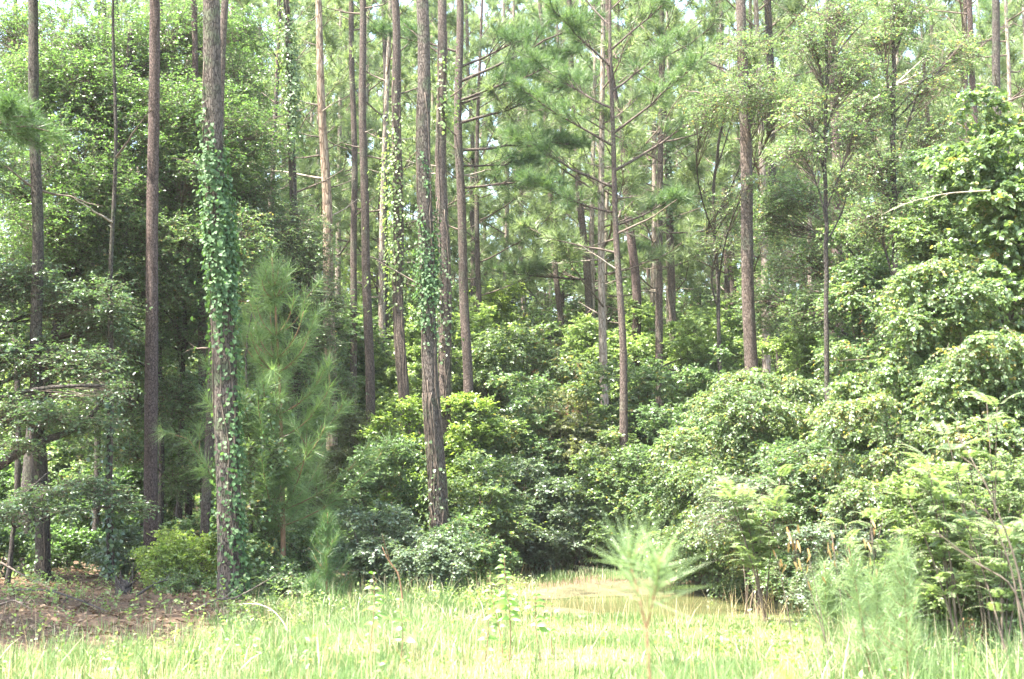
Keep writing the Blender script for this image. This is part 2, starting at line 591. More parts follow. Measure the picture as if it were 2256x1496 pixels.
def trunk_line(pa, pb, Y, H, wob, rng, step=0.3):
    """points of a trunk seen through two picture points at distance Y, from the ground up to height H"""
    A = at(pa[0], pa[1], Y)
    B = at(pb[0], pb[1], Y)
    if A[2] > B[2]:
        A, B = B, A
    sl = (B - A) / (B[2] - A[2])
    g = A - sl * (A[2])
    z0 = float(ground_h(g[0], g[1])) - 0.08
    z = np.arange(z0, H + step, step)
    pts = A[None] + sl[None] * (z - A[2])[:, None]
    ph = rng.uniform(0, 6.28, 4)
    fade = np.clip((z - z0) / 2.0, 0, 1)
    pts[:, 0] += wob * fade * (np.sin(z * 0.55 + ph[0]) + 0.5 * np.sin(z * 1.3 + ph[1]))
    pts[:, 1] += wob * fade * (np.sin(z * 0.5 + ph[2]) + 0.5 * np.sin(z * 1.2 + ph[3]))
    return pts


def radius_at(pts, rad, z):
    return np.interp(z, pts[:, 2], rad)


def point_at(pts, z):
    return np.array([np.interp(z, pts[:, 2], pts[:, k]) for k in range(3)])


PINE_CROWN = []


def make_pine_crown_mesh(seed, z0, H, n_br, Lmax, wood, needle, dens=1.0, nn=26, nl=0.23, nw=0.011, low_l=1.0):
    """limbs and needles of a crown round a vertical axis"""
    rng = np.random.default_rng(seed)
    sink = []
    for k in range(n_br):
        f = (k + rng.uniform(0, 1)) / n_br
        z = z0 + (H - z0) * f
        L = Lmax * (low_l + (1 - low_l) * min(1, f * 3)) * (1 - f) ** 0.7 * rng.uniform(0.6, 1.15) + 0.5
        az = k * 2.399 + rng.uniform(-0.5, 0.5)
        el = 0.05 + 0.75 * f + rng.uniform(-0.12, 0.2)
        pine_branch(np.array([0, 0, z]), az, el, L, rng, wood, sink, 0.008 + 0.007 * L, True, dens)
    P = np.concatenate([s[0] for s in sink])
    A = np.concatenate([s[1] for s in sink])
    tufts(needle, P, A, nn, nl, nw, rng)


def pine(label, pa, pb, Y, wpx, bark='bark_grey', H=None, wob=0.03, crown=None, crown_z=None, seed=1, boughs=(),
         deadn=5, dead_z=(4, 12), flare=0.25, group=None, sides=16, name='pine_tree', cat='pine tree', needle='needle',
         top_taper=0.45, amp=0.06, bough_d=2.3, broken=False, stub_len=(0.3, 1.4)):
    """a pine placed by two points of its trunk; boughs = live limbs (height, azimuth, elevation, length)"""
    rng = np.random.default_rng(seed)
    H = H or 24.0
    pts = trunk_line(pa, pb, Y, H, wob, rng, 0.12 if Y < 28 else 0.25)
    wy = max(pa[1], pb[1])
    r0 = wpx / 2 * Y / F
    z = pts[:, 2]
    zr = at(pa[0], wy, Y)[2]
    rad = r0 * (1 - (1 - top_taper) * np.clip((z - zr) / max(H - zr, 1), -0.15, 1))
    root = thing(name, (pts[0, 0], pts[0, 1], pts[0, 2] + 0.08), label, cat, group)
    g = Geo()
    tube(g, pts, rad, sides, 0.5, bumps=bark_bumps(rng, amp, flare))
    if broken:
        top = pts[-1]
        for k in range(6):
            a = k * 1.05
            q = top + np.array([math.cos(a), math.sin(a), 0]) * rad[-1] * 0.7
            sticks(g, q[None], (q + np.array([0, 0, rng.uniform(0.1, 0.5)]))[None], rad[-1] * 0.45, 0.004, 0.5)
    part('trunk', g, M[bark], root, smooth=True)
    # dead limbs and snags, each a piece of its own
    for k in range(deadn):
        zz = rng.uniform(*dead_z)
        p = point_at(pts, zz)
        w = Geo()
        L = rng.uniform(*stub_len)
        az = rng.choice([0, math.pi]) + rng.normal(0, 0.7)
        pine_branch(p, az, rng.uniform(-0.25, 0.6), L, rng, w, [], 0.014 + 0.012 * L, False)
        part('dead_branch', w, M['twig'] if rng.random() < 0.7 else M['deadwood'], root)
    sink = []
    for (zz, az, el, L) in boughs:
        p = point_at(pts, zz)
        w = Geo()
        pine_branch(p, az, el, L, rng, w, sink, 0.014 + 0.009 * L, True, bough_d, droop=0.15)
        part('branch', w, M[bark if bark != 'bark_snag' else 'twig'], root, smooth=True)
    if sink:
        g = Geo()
        P = np.concatenate([s[0] for s in sink])
        A = np.concatenate([s[1] for s in sink])
        tufts(g, P, A, 42, 0.24, 0.0095, rng)
        part('crown', g, M[needle], root)
    if crown is not None:
        zc = crown_z or 13.0
        p = point_at(pts, zc)
        cw, cn = PINE_CROWN[crown]
        s = (H - zc) / 9.0
        for nm, me in (('limb', cw), ('crown', cn)):
            o = link(nm, me, root)
            o.location = [float(c) for c in (p - np.array(root.location))]
            o.rotation_euler = (0, 0, rng.uniform(0, 6.28))
            o.scale = (s * 0.85, s * 0.85, s)
    return root, pts, rad


# ------------------------------------------------------------------ vines on trunks
def vine_on(label, pts, rad, z0, z1, n, size, seed, mat='vine', bias=(1, 0), bias_k=0.0, out=0.06, name='climbing_vine',
            stray=0.25, patch=None, strand=5, round_=True, group=None):
    rng = np.random.default_rng(seed)
    z = z0 + (z1 - z0) * rng.random(n)
    a = rng.uniform(0, 2 * np.pi, n)
    if bias_k:
        b = math.atan2(bias[1], bias[0])
        m = rng.random(n) < bias_k
        a = np.where(m, b + rng.normal(0, 0.7, n), a)
    if patch is not None:
        dens = vnoise(a * 1.3, z * 0.9, seed, 1.2) + 0.35 * (patch(z) - 0.5)
        keep = dens > np.quantile(dens, 0.35)
        z, a = z[keep], a[keep]
        n = len(z)
    up = np.clip((z - z0) / (z1 - z0), 0, 1)
    tongue = 0.55 + 0.45 * vnoise(a * 1.6 / 1.3 + seed, a * 0 + 3.3, seed + 9, 1.0)
    foot = 1.0 if z0 < 1.0 else np.clip((up - 0.30 * vnoise(a * 2.2, a * 0, seed + 31, 1.0)) * 7 + 0.12, 0, 1)
    keep = (rng.random(n) < np.clip((tongue - up) * 3.2, 0.0, 1) * foot) & (vnoise(a * 1.5, z * 1.1, seed + 21, 1.0) > 0.15)
    z, a, up = z[keep], a[keep], up[keep]
    n = len(z)
    c = np.stack([np.interp(z, pts[:, 2], pts[:, k]) for k in range(3)], -1)
    r = np.interp(z, pts[:, 2], rad)
    o = np.stack([np.cos(a), np.sin(a), 0 * a], -1)
    lump = 0.5 + vnoise(a * 2 / 1.3, z * 1.4, seed + 5, 1.0)
    off = r + 0.01 + out * lump * rng.random(n) ** 1.2 + np.where(rng.random(n) < 0.06, stray * rng.random(n), 0)
    P = c + o * off[:, None]
    A = -ZUP * 0.8 + o * rng.uniform(0.1, 0.8, (n, 1)) + rng.normal(0, 0.35, (n, 3))
    Nn = o * 0.9 + ZUP * 0.55 + rng.normal(0, 0.3, (n, 3))
    base = point_at(pts, z0)
    root = thing(name, base, label, 'vine', group)
    g = Geo()
    sz = size * rng.uniform(0.55, 1.2, n)
    rnd = np.clip(0.5 + rng.normal(0, 0.2, n), 0, 1)
    leaves(g, P, A, Nn, sz, sz * 0.9, rnd, round_, 0.2)
    part('foliage', g, M[mat], root)
    w = Geo()
    for k in range(strand):
        a0 = rng.uniform(0, 6.28)
        zz = np.arange(max(0.0, z0 - 1.5), z1 - 0.1 * (z1 - z0) * rng.random(), 0.25)
        aa = a0 + np.cumsum(rng.normal(0, 0.18, len(zz)))
        cc = np.stack([np.interp(zz, pts[:, 2], pts[:, q]) for q in range(3)], -1)
        rr = np.interp(zz, pts[:, 2], rad) * 1.05 + 0.008
        cc[:, 0] += np.cos(aa) * rr
        cc[:, 1] += np.sin(aa) * rr
        tube(w, cc, 0.009, 4, rng.random())
    part('stem', w, M['twig'], root)
    return root


# ------------------------------------------------------------------ shrubs and vine mounds
def shrub(label, px, top, hw, Y, mat='shrub', seed=1, name='shrub', cat='shrub', lai=1.0, leaf=None, lobes=9, depth=1.0,
          droop=0.3, shingle=0.0, shoots=0.1, round_=False, base_z=None, group=None, upw=0.8, outw=0.35, aspect=0.62,
          dead=0.0, gap=0.0, low=0.0, K=14, tone=0.0, lean=0.0, sl=1.0):
    """a bush given by its picture position: centre column, top row, half width, distance"""
    rng = np.random.default_rng(seed)
    shingle *= 0.45
    droop *= 0.75
    c = at(px, 1108, Y)
    x0, y0 = c[0], Y
    zg = float(ground_h(x0, y0))
    zt = at(px, top, Y)[2]
    zb = zg if base_z is None else base_z
    hgt = zt - zb
    rx = 1.12 * hw * Y / F
    ry = rx * depth
    leaf = (leaf or min(max(0.0031 * Y, 0.05), 0.13)) * 0.86
    # lobes: an inner body and many flattened shelves and knobs on it
    hgt = max(hgt, 0.25)
    C = [np.array([x0 + lean * rx * 0.3, y0, zb + hgt * (0.40 + 0.1 * low)])]
    R = [np.array([rx * 0.74, ry * 0.74, hgt * 0.44])]
    sz0 = min(rx, 0.7 * hgt)
    for k in range(int(lobes * 2.4 * min(max(1.0, hgt / (2.2 * rx)), 2.4))):
        d = unit(rng.normal(size=3) * np.array([1, 1, 0.8]))
        d[1] = -abs(d[1]) if rng.random() < 0.65 else d[1]
        ce = np.array([x0, y0, zb + hgt * 0.45]) + d * np.array([rx, ry, hgt * 0.5]) * rng.uniform(0.6, 1.02)
        a = sz0 * rng.uniform(0.16, 0.5)
        q = np.array([a * rng.uniform(0.9, 1.5), a * rng.uniform(0.9, 1.4), a * rng.uniform(0.45, 0.95)])
        ce[2] = max(min(ce[2], zt - q[2] * 0.85), zb + 0.08)
        C.append(ce)
        R.append(q)
    # keep the stated half width and top
    C, R = np.array(C), np.array(R)
    hi = (C[:, 2] + R[:, 2]).max() - zt
    C[:, 2] -= np.clip(C[:, 2] - zb, 0, None) / max(hgt, 0.1) * hi
    Ls = min(0.46, 0.20 + 0.14 * min(rx, hgt)) * sl
    leaf_area = leaf * leaf * aspect * 0.5
    g, tw = Geo(), Geo()
    for ci, ri in zip(C, R):
        area = 4 * np.pi * ((ri[0] * ri[1]) ** 1.6 / 3 + (ri[0] * ri[2]) ** 1.6 / 3 + (ri[1] * ri[2]) ** 1.6 / 3) ** (1 / 1.6)
        n = int(area * 1.55 * lai / (leaf_area * K)) + 4
        d = fibdirs(n, rng)
        main = ci is C[0] or np.array_equal(ci, C[0])
        d = d[((d[:, 1] < 0.25) | (rng.random(n) < 0.4)) & ((d[:, 2] > -0.25) | (rng.random(n) < 0.3)) & (rng.random(n) < (0.55 if main else 1.0))]
        rr = rng.uniform(0.62, 1.0, (len(d), 1)) * (0.72 + 0.5 * vnoise(d[:, 0] * 2 + ci[0] * 3, d[:, 2] * 2 + d[:, 1] * 2 + ci[2] * 3, seed, 1.6)[:, None])
        P = ci + d * ri * rr
        # drop what is deep inside another lobe or under ground
        inside = np.zeros(len(P), bool)
        for cj, rj in zip(C, R):
            if cj is ci:
                continue
            inside |= (((P - cj) / rj) ** 2).sum(1) < 0.3
        P, d = P[~inside & (P[:, 2] > zb + 0.02)], d[~inside & (P[:, 2] > zb + 0.02)]
        if gap:
            keep = vnoise(P[:, 0] * 2 + P[:, 1], P[:, 2] * 2, seed, 1.0) > gap
            P, d = P[keep], d[keep]
        if not len(P):
            continue
        dr = unit(d * np.array([1, 1, 0.75]) + rng.normal(0, 0.38, d.shape) + ZUP * (0.18 - 0.35 * shingle))
        L = Ls * rng.uniform(0.6, 1.2, len(P))
        out = rng.random(len(P)) < shoots
        L = np.where(out, L * rng.uniform(1.6, 2.6, len(P)), L)
        dr = np.where(out[:, None], unit(dr + ZUP * 0.5), dr)
        P = P - dr * L[:, None] * 0.62
        sprays(g, P, dr, L, K, leaf, rng, droop, upw, outw, shingle, aspect, round_, tone + rng.uniform(-0.16, 0.16), tw)
    root = thing(name, (x0, y0, zg), label, cat, group)
    part('foliage', g, M[mat], root)
    # stems from the foot up into the lobes
    for k, (ci, ri) in enumerate(zip(C[:14], R[:14])):
        foot = np.array([x0 + rng.normal(0, rx * 0.12), y0 + rng.normal(0, ry * 0.12), zg - 0.03])
        mid = (foot + ci) / 2 + np.array([rng.normal(0, 0.1), rng.normal(0, 0.1), hgt * 0.12])
        tube(tw, bez(foot, mid, ci, 7), np.linspace(0.012 + 0.008 * hgt, 0.006, 7), 4, rng.random())
    if dead:
        n = int(60 * dead * max(rx, 1) * max(hgt, 1))
        d = fibdirs(n, rng)
        P = C[0] + d * R[0] * rng.uniform(0.7, 1.15, (n, 1))
        P = P[P[:, 2] > zb]
        e = P + rng.normal(0, 0.25, P.shape) - ZUP * 0.2
        sticks(tw, P, e, 0.005, 0.003, 0.8)
    part('stem', tw, M['twig'], root)
    if dead:
        dl = Geo()
        n = int(70 * dead * max(rx, 1) * max(hgt, 1))
        d = fibdirs(n, rng)
        d[:, 1] = -abs(d[:, 1])
        P = C[0] + d * R[0] * rng.uniform(0.85, 1.25, (n, 1))
        ok = (P[:, 2] > zb) & (vnoise(P[:, 0] * 1.5 + 9, P[:, 2] * 1.5, seed + 3) > 0.5)
        sprays(dl, P[ok], unit(rng.normal(size=(ok.sum(), 3)) - ZUP * 0.5), 0.25, 8, leaf * 0.85, rng, 0.3, 0.6, 0.3, 0.3, aspect)
        part('dead_foliage', dl, M['deadleaf'], root)
    return root


# ------------------------------------------------------------------ broadleaved trees
def hardwood(label, path, r0, clusters, mat='oak', seed=1, bark='bark_dark', leaf=0.08, dens=1.0, name='broadleaf_tree',
             cat='tree', group=None, K=12, spl=0.5, droop=0.25, extra_limbs=(), upw=0.9, flat=0.6, aspect=0.55, r1=None, tone=0.0,
             round_=False, wood_only=False):
    """path: trunk points from the foot up; clusters: (centre, (rx, ry, rz)) leaf masses"""
    rng = np.random.default_rng(seed)
    leaf *= 0.8
    path = np.asarray(path, float)
    n = max(10, len(path) * 5)
    s = np.linspace(0, len(path) - 1, n)
    fine = np.stack([np.interp(s, np.arange(len(path)), path[:, k]) for k in range(3)], -1)
    for _ in range(3):
        fine[1:-1] = (fine[:-2] + 2 * fine[1:-1] + fine[2:]) / 4
    fine[1:-1] += rng.normal(0, 0.012, (n - 2, 3))
    rad = np.linspace(r0, r1 or r0 * 0.35, n)
    root = thing(name, fine[0], label, cat, group)
    g = Geo()
    tube(g, fine, rad, 12, 0.5, bumps=bark_bumps(rng, 0.08, 0.2))
    part('trunk', g, M[bark], root, smooth=True)
    for lp, lr in extra_limbs:
        w = Geo()
        lp = np.asarray(lp, float)
        ss = np.linspace(0, len(lp) - 1, 14)
        lf = np.stack([np.interp(ss, np.arange(len(lp)), lp[:, k]) for k in range(3)], -1)
        for _ in range(2):
            lf[1:-1] = (lf[:-2] + 2 * lf[1:-1] + lf[2:]) / 4
        tube(w, lf, np.linspace(lr, lr * 0.3, 14), 8, 0.5, bumps=bark_bumps(rng, 0.08))
        part('branch', w, M[bark], root, smooth=True)
    gl, tw = Geo(), Geo()
    for ci, ri in clusters:
        ci = np.asarray(ci, float)
        ri = np.asarray(ri, float)
        # limb from the trunk
        low = fine[fine[:, 2] < ci[2] - 0.15 * abs(ci[2])]
        src = low if len(low) else fine[:2]
        j = np.argmin(np.linalg.norm(src - ci, axis=1) + 0.25 * abs(src[:, 2] - (ci[2] - 0.5 * np.linalg.norm(ci[:2] - fine[0, :2]))))
        st = src[j]
        dist = np.linalg.norm(ci - st)
        mid = (st + ci) / 2 + np.array([rng.normal(0, 0.12), rng.normal(0, 0.12), 0.12]) * dist
        lr = min(0.5 * np.interp(j, np.arange(n), rad), 0.012 + 0.012 * dist)
        limb = bez(st, mid, ci, 10)
        w = Geo()
        tube(w, limb, np.linspace(lr, lr * 0.4, 10), 6, rng.random())
        part('branch', w, M[bark], root, smooth=True)
        vol = 4.19 * ri.prod()
        la = leaf * leaf * aspect * 0.5
        m = int(dens * 5.5 * (vol ** 0.72) / (la * K)) + 5
        d = fibdirs(m, rng)
        rr = rng.random((m, 1)) ** 0.45
        P = ci + d * ri * rr
        keep = vnoise(P[:, 0] * 1.7 + P[:, 1] * 1.1, P[:, 2] * 2.2, seed + 7, 1.0) > 0.26
        P, d = P[keep], d[keep]
        dr = unit(d * np.array([0.7, 0.7, 0.3]) + rng.normal(0, 0.45, d.shape) * np.array([1, 1, flat]) + ZUP * 0.1)
        L = spl * rng.uniform(0.6, 1.25, len(P))
        sprays(gl, P - dr * L[:, None] * 0.5, dr, L, K, leaf, rng, droop, upw, 0.2, 0.0, aspect, round_, tone + rng.uniform(-0.1, 0.1), tw)
        # twigs from limb to some of the shoots
        q = rng.random(len(P)) < 0.22
        src2 = limb[rng.integers(4, 10, q.sum())]
        sticks(tw, src2, P[q], 0.010, 0.004, rng.random())
    part('crown', gl, M[mat], root)
    part('twig', tw, M['twig'], root)
    return root

# ================================================================== setting
def grid_sheet(name, xs, ys, zf, mat, kind='structure', attrs=None, mask=None):
    X, Y = np.meshgrid(xs, ys)
    Z = zf(X, Y)
    v = np.stack([X, Y, Z], -1).reshape(-1, 3)
    nx, ny = len(xs), len(ys)
    i = (np.arange(ny - 1)[:, None] * nx + np.arange(nx - 1)[None]).ravel()
    t = np.concatenate([np.stack([i, i + 1, i + nx + 1], -1), np.stack([i, i + nx + 1, i + nx], -1)])
    if mask is not None:
        mk = mask(X, Y).ravel()
        t = t[mk[t].any(1)]
    g = Geo()
    g.add(v, t, 0.5)
    me = g.mesh(name, mat, True)
    for nm, fn in (attrs or {}).items():
        a = me.attributes.new(nm, 'FLOAT', 'POINT')
        a.data.foreach_set('value', fn(X, Y).ravel().astype(np.float32))
    o = link(name, me)
    tag(o, kind=kind)
    return o


def ground_material():
    m = bpy.data.materials.new('ground')
    nt, N, K = nodes_of(m)
    out = N('ShaderNodeOutputMaterial')
    p = N('ShaderNodeBsdfPrincipled')
    p.inputs['Roughness'].default_value = 0.95
    p.inputs['Specular IOR Level'].default_value = 0.15
    tc = N('ShaderNodeTexCoord')

    def noise(sc, det=7):
        n = N('ShaderNodeTexNoise')
        n.inputs['Scale'].default_value = sc
        n.inputs['Detail'].default_value = det
        n.inputs['Roughness'].default_value = 0.7
        K(tc.outputs['Object'], n.inputs['Vector'])
        return n

    def ramp(src, a, b, p0=0.35, p1=0.65):
        r = N('ShaderNodeValToRGB')
        r.color_ramp.elements[0].position, r.color_ramp.elements[0].color = p0, (*a, 1)
        r.color_ramp.elements[1].position, r.color_ramp.elements[1].color = p1, (*b, 1)
        K(src, r.inputs[0])
        return r.outputs[0]
    n1, n2 = noise(3.5), noise(14)
    turf = ramp(n1.outputs['Fac'], (0.09, 0.10, 0.04), (0.22, 0.20, 0.10))
    litter = ramp(n2.outputs['Fac'], (0.045, 0.03, 0.02), (0.15, 0.10, 0.065))
    mud = ramp(n2.outputs['Fac'], (0.055, 0.05, 0.027), (0.12, 0.11, 0.058))
    a1 = N('ShaderNodeAttribute')
    a1.attribute_name = 'wood'
    a2 = N('ShaderNodeAttribute')
    a2.attribute_name = 'mud'
    x1 = N('ShaderNodeMix')
    x1.data_type = 'RGBA'
    K(a1.outputs['Fac'], x1.inputs[0])
    K(turf, x1.inputs[6])
    K(litter, x1.inputs[7])
    x2 = N('ShaderNodeMix')
    x2.data_type = 'RGBA'
    K(a2.outputs['Fac'], x2.inputs[0])
    K(x1.outputs[2], x2.inputs[6])
    K(mud, x2.inputs[7])
    K(x2.outputs[2], p.inputs['Base Color'])
    bp = N('ShaderNodeBump')
    bp.inputs['Strength'].default_value = 0.7
    bp.inputs['Distance'].default_value = 0.04
    K(n2.outputs['Fac'], bp.inputs['Height'])
    K(bp.outputs[0], p.inputs['Normal'])
    K(p.outputs[0], out.inputs[0])
    return m


def wood_mask(x, y):
    f = sstep(23.5, 26, y + 1.5 * (vnoise(x, y, 51, 0.5) - 0.5))
    # the track runs back as a grassy notch in the middle
    return np.maximum(f, soil_mask(x, y))


def mud_mask(x, y):
    d = puddle_d(x, y)
    return 1 - sstep(0.85, 1.02, d + 0.25 * (vnoise(x, y, 61, 1.5) - 0.5))


def axis(fine0, fine1, step, far0, far1, k=14):
    a = np.arange(fine0, fine1 + step, step)
    lo = far0 + (fine0 - far0) * (1 - (1 - np.linspace(0, 1, k, endpoint=False)) ** 2)
    hi = fine1 + (far1 - fine1) * np.linspace(0, 1, k + 1)[1:] ** 2
    return np.concatenate([lo, a, hi])


grid_sheet('ground', axis(-14, 13, 0.14, -400, 400), axis(4, 36, 0.14, -60, 700), ground_h, ground_material(),
           attrs={'wood': wood_mask, 'mud': mud_mask})

wm = bpy.data.materials.new('muddy_water')
nt, N, K = nodes_of(wm)
out = N('ShaderNodeOutputMaterial')
p = N('ShaderNodeBsdfPrincipled')
p.inputs['Base Color'].default_value = (0.125, 0.13, 0.055, 1)
p.inputs['Roughness'].default_value = 0.07
p.inputs['Specular IOR Level'].default_value = 0.5
tc = N('ShaderNodeTexCoord')
nz = N('ShaderNodeTexNoise')
nz.inputs['Scale'].default_value = 5
K(tc.outputs['Object'], nz.inputs['Vector'])
bp = N('ShaderNodeBump')
bp.inputs['Strength'].default_value = 0.08
bp.inputs['Distance'].default_value = 0.01
K(nz.outputs['Fac'], bp.inputs['Height'])
K(bp.outputs[0], p.inputs['Normal'])
K(p.outputs[0], out.inputs[0])
grid_sheet('puddle_water', np.arange(-0.6, 5.4, 0.12), np.arange(17.6, 26.6, 0.12), lambda x, y: x * 0 - 0.055, wm,
           mask=lambda x, y: puddle_d(x, y) < 0.93)

# ================================================================== light, sky, camera
world = bpy.data.worlds.new('World')
scene.world = world
world.use_nodes = True
wn = world.node_tree
bg = wn.nodes['Background']
sky = wn.nodes.new('ShaderNodeTexSky')
sky.sky_type = 'NISHITA'
sky.sun_disc = False
TO_SUN = unit(np.array([-0.42, -0.20, 1.0]))
ELEV = math.asin(TO_SUN[2])
sky.sun_elevation = ELEV
sky.sun_rotation = math.atan2(TO_SUN[0], TO_SUN[1])
sky.air_density = 1.3
sky.dust_density = 3.0
wn.links.new(sky.outputs[0], bg.inputs[0])
bg.inputs[1].default_value = 0.14
sun = bpy.data.lights.new('sun', 'SUN')
sun.energy = 4.8
sun.angle = math.radians(0.5)
sun.color = (1.0, 0.95, 0.86)
so = bpy.data.objects.new('sun', sun)
COL.objects.link(so)
from mathutils import Vector
so.rotation_euler = Vector([float(-c) for c in TO_SUN]).to_track_quat('-Z', 'Y').to_euler()
so.location = (-20, -10, 40)

cam = bpy.data.cameras.new('camera')
cam.sensor_width = 36
cam.lens = 36 * F / 2256
cam.clip_end = 2000
cam.dof.use_dof = True
cam.dof.focus_distance = 28
cam.dof.aperture_fstop = 2.5
co = bpy.data.objects.new('camera', cam)
COL.objects.link(co)
co.location = (0, 0, CAM_Z)
co.rotation_euler = (math.pi / 2 + PITCH, 0, 0)
scene.camera = co

scene.view_settings.view_transform = 'Standard'
scene.view_settings.look = 'None'
scene.view_settings.exposure = 2.9
scene.render.engine = 'CYCLES'
cy = scene.cycles
cy.max_bounces = 7
cy.diffuse_bounces = 4
cy.glossy_bounces = 2
cy.transmission_bounces = 5
cy.transparent_max_bounces = 4
cy.use_adaptive_sampling = True
cy.adaptive_threshold = 0.012
cy.use_denoising = True
try:
    cy.denoiser = 'OPENIMAGEDENOISE'
    cy.denoising_prefilter = 'ACCURATE'
except Exception:
    pass
cy.sample_clamp_indirect = 6.0

# ================================================================== pines
for sd in range(4):
    wg, ng = Geo(), Geo()
    make_pine_crown_mesh(100 + sd, 0.0, 9.0, 15, 2.3, wg, ng, 0.6, 14, 0.24, 0.012)
    PINE_CROWN.append((wg.mesh('limb', M['twig']), ng.mesh('crown', M['needle'])))

P_ = {}


def reg(key, res):
    P_[key] = res


# --- trunks that stand out: two picture points (row, column) each, distance and width in picture pixels
reg('t1', pine('dark pine trunk at the edge of the litter, its foot next to the shaded hollow', (95, 1290), (70, 40), 24.0, 29, 'bark_dark', seed=1, deadn=3, wob=0.04))
reg('t2', pine('straight purplish brown pine trunk with scaly bark and no vines', (331, 1230), (340, 30), 25.0, 31, 'bark_brown', crown=1, seed=2, deadn=0, wob=0.012, sides=24, flare=0.12, amp=0.05))
reg('t3', pine('thickest pine trunk, ridged grey bark, wrapped in a leafy green vine', (508, 1290), (466, 30), 20.4, 54, 'bark_ridged', crown=2, seed=3, deadn=0, wob=0.03, sides=36, top_taper=0.30, H=22, amp=0.06))
reg('t3b', pine('slim pine leaning close behind the thickest vine-wrapped trunk', (478, 480), (496, 20), 25.5, 19, 'bark_grey', seed=4, deadn=3, wob=0.02))
reg('t4', pine('grey pine trunk half hidden behind the thickest vine-wrapped trunk', (452, 1150), (438, 480), 28.5, 20, 'bark_brown', seed=5, deadn=2, H=18, wob=0.02))
reg('t6', pine('pale peeling dead pine snag with broken limbs', (722, 600), (704, 40), 33, 24, 'bark_snag', H=17, seed=6, deadn=12, dead_z=(7, 14.5), stub_len=(0.6, 2.4), wob=0.03, name='dead_pine', cat='dead tree', broken=True, flare=0.1))
reg('t5', pine('dark pine trunk smothered by a vine, between the snag and the thickest trunk', (645, 420), (636, 10), 29, 17, 'bark_dark', seed=7, deadn=5, dead_z=(8, 12), crown=1, wob=0.03))
reg('t7', pine('thin straight pine, first of the close pair right of the snag', (781, 800), (775, 10), 35, 16, 'bark_grey', seed=8, deadn=6, wob=0.03, dead_z=(6, 15)))
reg('t8', pine('straight grey pine, thicker one of the close pair right of the snag', (812, 840), (797, 10), 33, 21, 'bark_grey', seed=9, deadn=5, wob=0.03, dead_z=(6, 15)))
reg('t9b', pine('thin dark pine behind the gap between the pair and the ivied trunk', (853, 860), (848, 330), 40, 15, 'bark_dark', seed=10, deadn=4, wob=0.03, dead_z=(8, 15)))
reg('t9', pine('grey pine hung with thin trailing vines, just before the dark ivied trunk', (889, 890), (866, 20), 31, 24, 'bark_grey', seed=11, deadn=5, wob=0.05, dead_z=(8, 13)))
reg('t10', pine('stout dark pine trunk clad in small ivy, foot hidden by shrubs', (962, 1120), (925, 20), 26, 37, 'bark_ridged', seed=12, deadn=1, wob=0.04, sides=30, H=23, flare=0.15, amp=0.08))
reg('t11', pine('brown pine trunk right behind the stout ivied trunk', (977, 800), (975, 20), 29, 26, 'bark_grey', seed=13, deadn=4, wob=0.04, dead_z=(7, 12)))
reg('t12', pine('curving pine with broken stubs and dark green boughs reaching over the gap', (1028, 990), (1013, 180), 33, 23, 'bark_grey', seed=14, deadn=5, dead_z=(8, 11.5), wob=0.05,
    boughs=[(11.8, 0.1, 0.35, 3.0), (11.3, -0.2, 0.2, 3.3), (10.6, 0.15, 0.05, 3.2), (12.4, -0.3, 0.35, 3.6), (9.6, 0.0, 0.1, 2.5), (12.8, 0.2, 0.4, 2.6), (11.9, -0.5, 0.15, 2.7), (13.2, 2.8, 0.3, 2.4), (10.2, 0.35, 0.0, 2.2)], needle='needle_dark'))
reg('t13', pine('slender pine rising out of the vine-draped mound', (1240, 820), (1206, 290), 44, 14, 'bark_grey', seed=15, deadn=4, wob=0.05, dead_z=(8, 15), crown=1, crown_z=14))
reg('t14', pine('leaning pine between the vine-draped mound and the forked pine', (1306, 860), (1268, 260), 41, 18, 'bark_grey', seed=16, deadn=5, wob=0.04, dead_z=(8, 14),
    boughs=[(8.6, 3.2, 0.0, 3.0), (9.4, 3.5, 0.15, 2.6), (9.0, 0.3, 0.2, 2.2)], crown=2, crown_z=13))
reg('t15', pine('bare slim pine in the middle that forks into a spread of limbs overhead', (1376, 1060), (1352, 260), 30, 20, 'bark_grey', seed=17, deadn=8, dead_z=(6.5, 9.6), wob=0.04, stub_len=(0.5, 2.0), H=13.5, top_taper=0.3,
    boughs=[(8.9, 2.9, 0.45, 2.6), (9.3, 0.2, 0.5, 3.0), (9.9, 3.3, 0.4, 2.2), (10.2, -0.3, 0.55, 2.4), (10.8, 2.6, 0.5, 2.2), (11.2, 0.6, 0.6, 2.0), (11.8, 3.6, 0.6, 1.8), (12.2, 0.0, 0.7, 1.8), (8.3, 3.0, 0.2, 1.9), (8.0, 0.0, 0.3, 1.6), (12.8, 2.4, 0.8, 1.5)]))
reg('t16', pine('bowed dark pine close behind the slim forking pine', (1404, 770), (1381, 480), 38, 21, 'bark_brown', seed=18, deadn=4, wob=0.12, dead_z=(7, 12), crown=3, crown_z=13))
reg('t17', pine('vine-speckled pine between the forking pine and the stout reddish trunk', (1483, 820), (1464, 200), 39, 17, 'bark_grey', seed=19, deadn=6, wob=0.04, dead_z=(7, 14), crown=0, crown_z=14))
reg('t18', pine('stout reddish brown pine standing above the big vine-draped shrub', (1657, 800), (1630, 20), 27, 29, 'bark_grey', seed=20, deadn=3, wob=0.03, sides=26, dead_z=(9, 12), H=22))
reg('t19', pine('dark pine trunk seen in pieces through leaves behind the stout reddish one', (1721, 760), (1691, 20), 35, 22, 'bark_dark', seed=21, deadn=3, wob=0.05, crown=2, dead_z=(8, 14)))
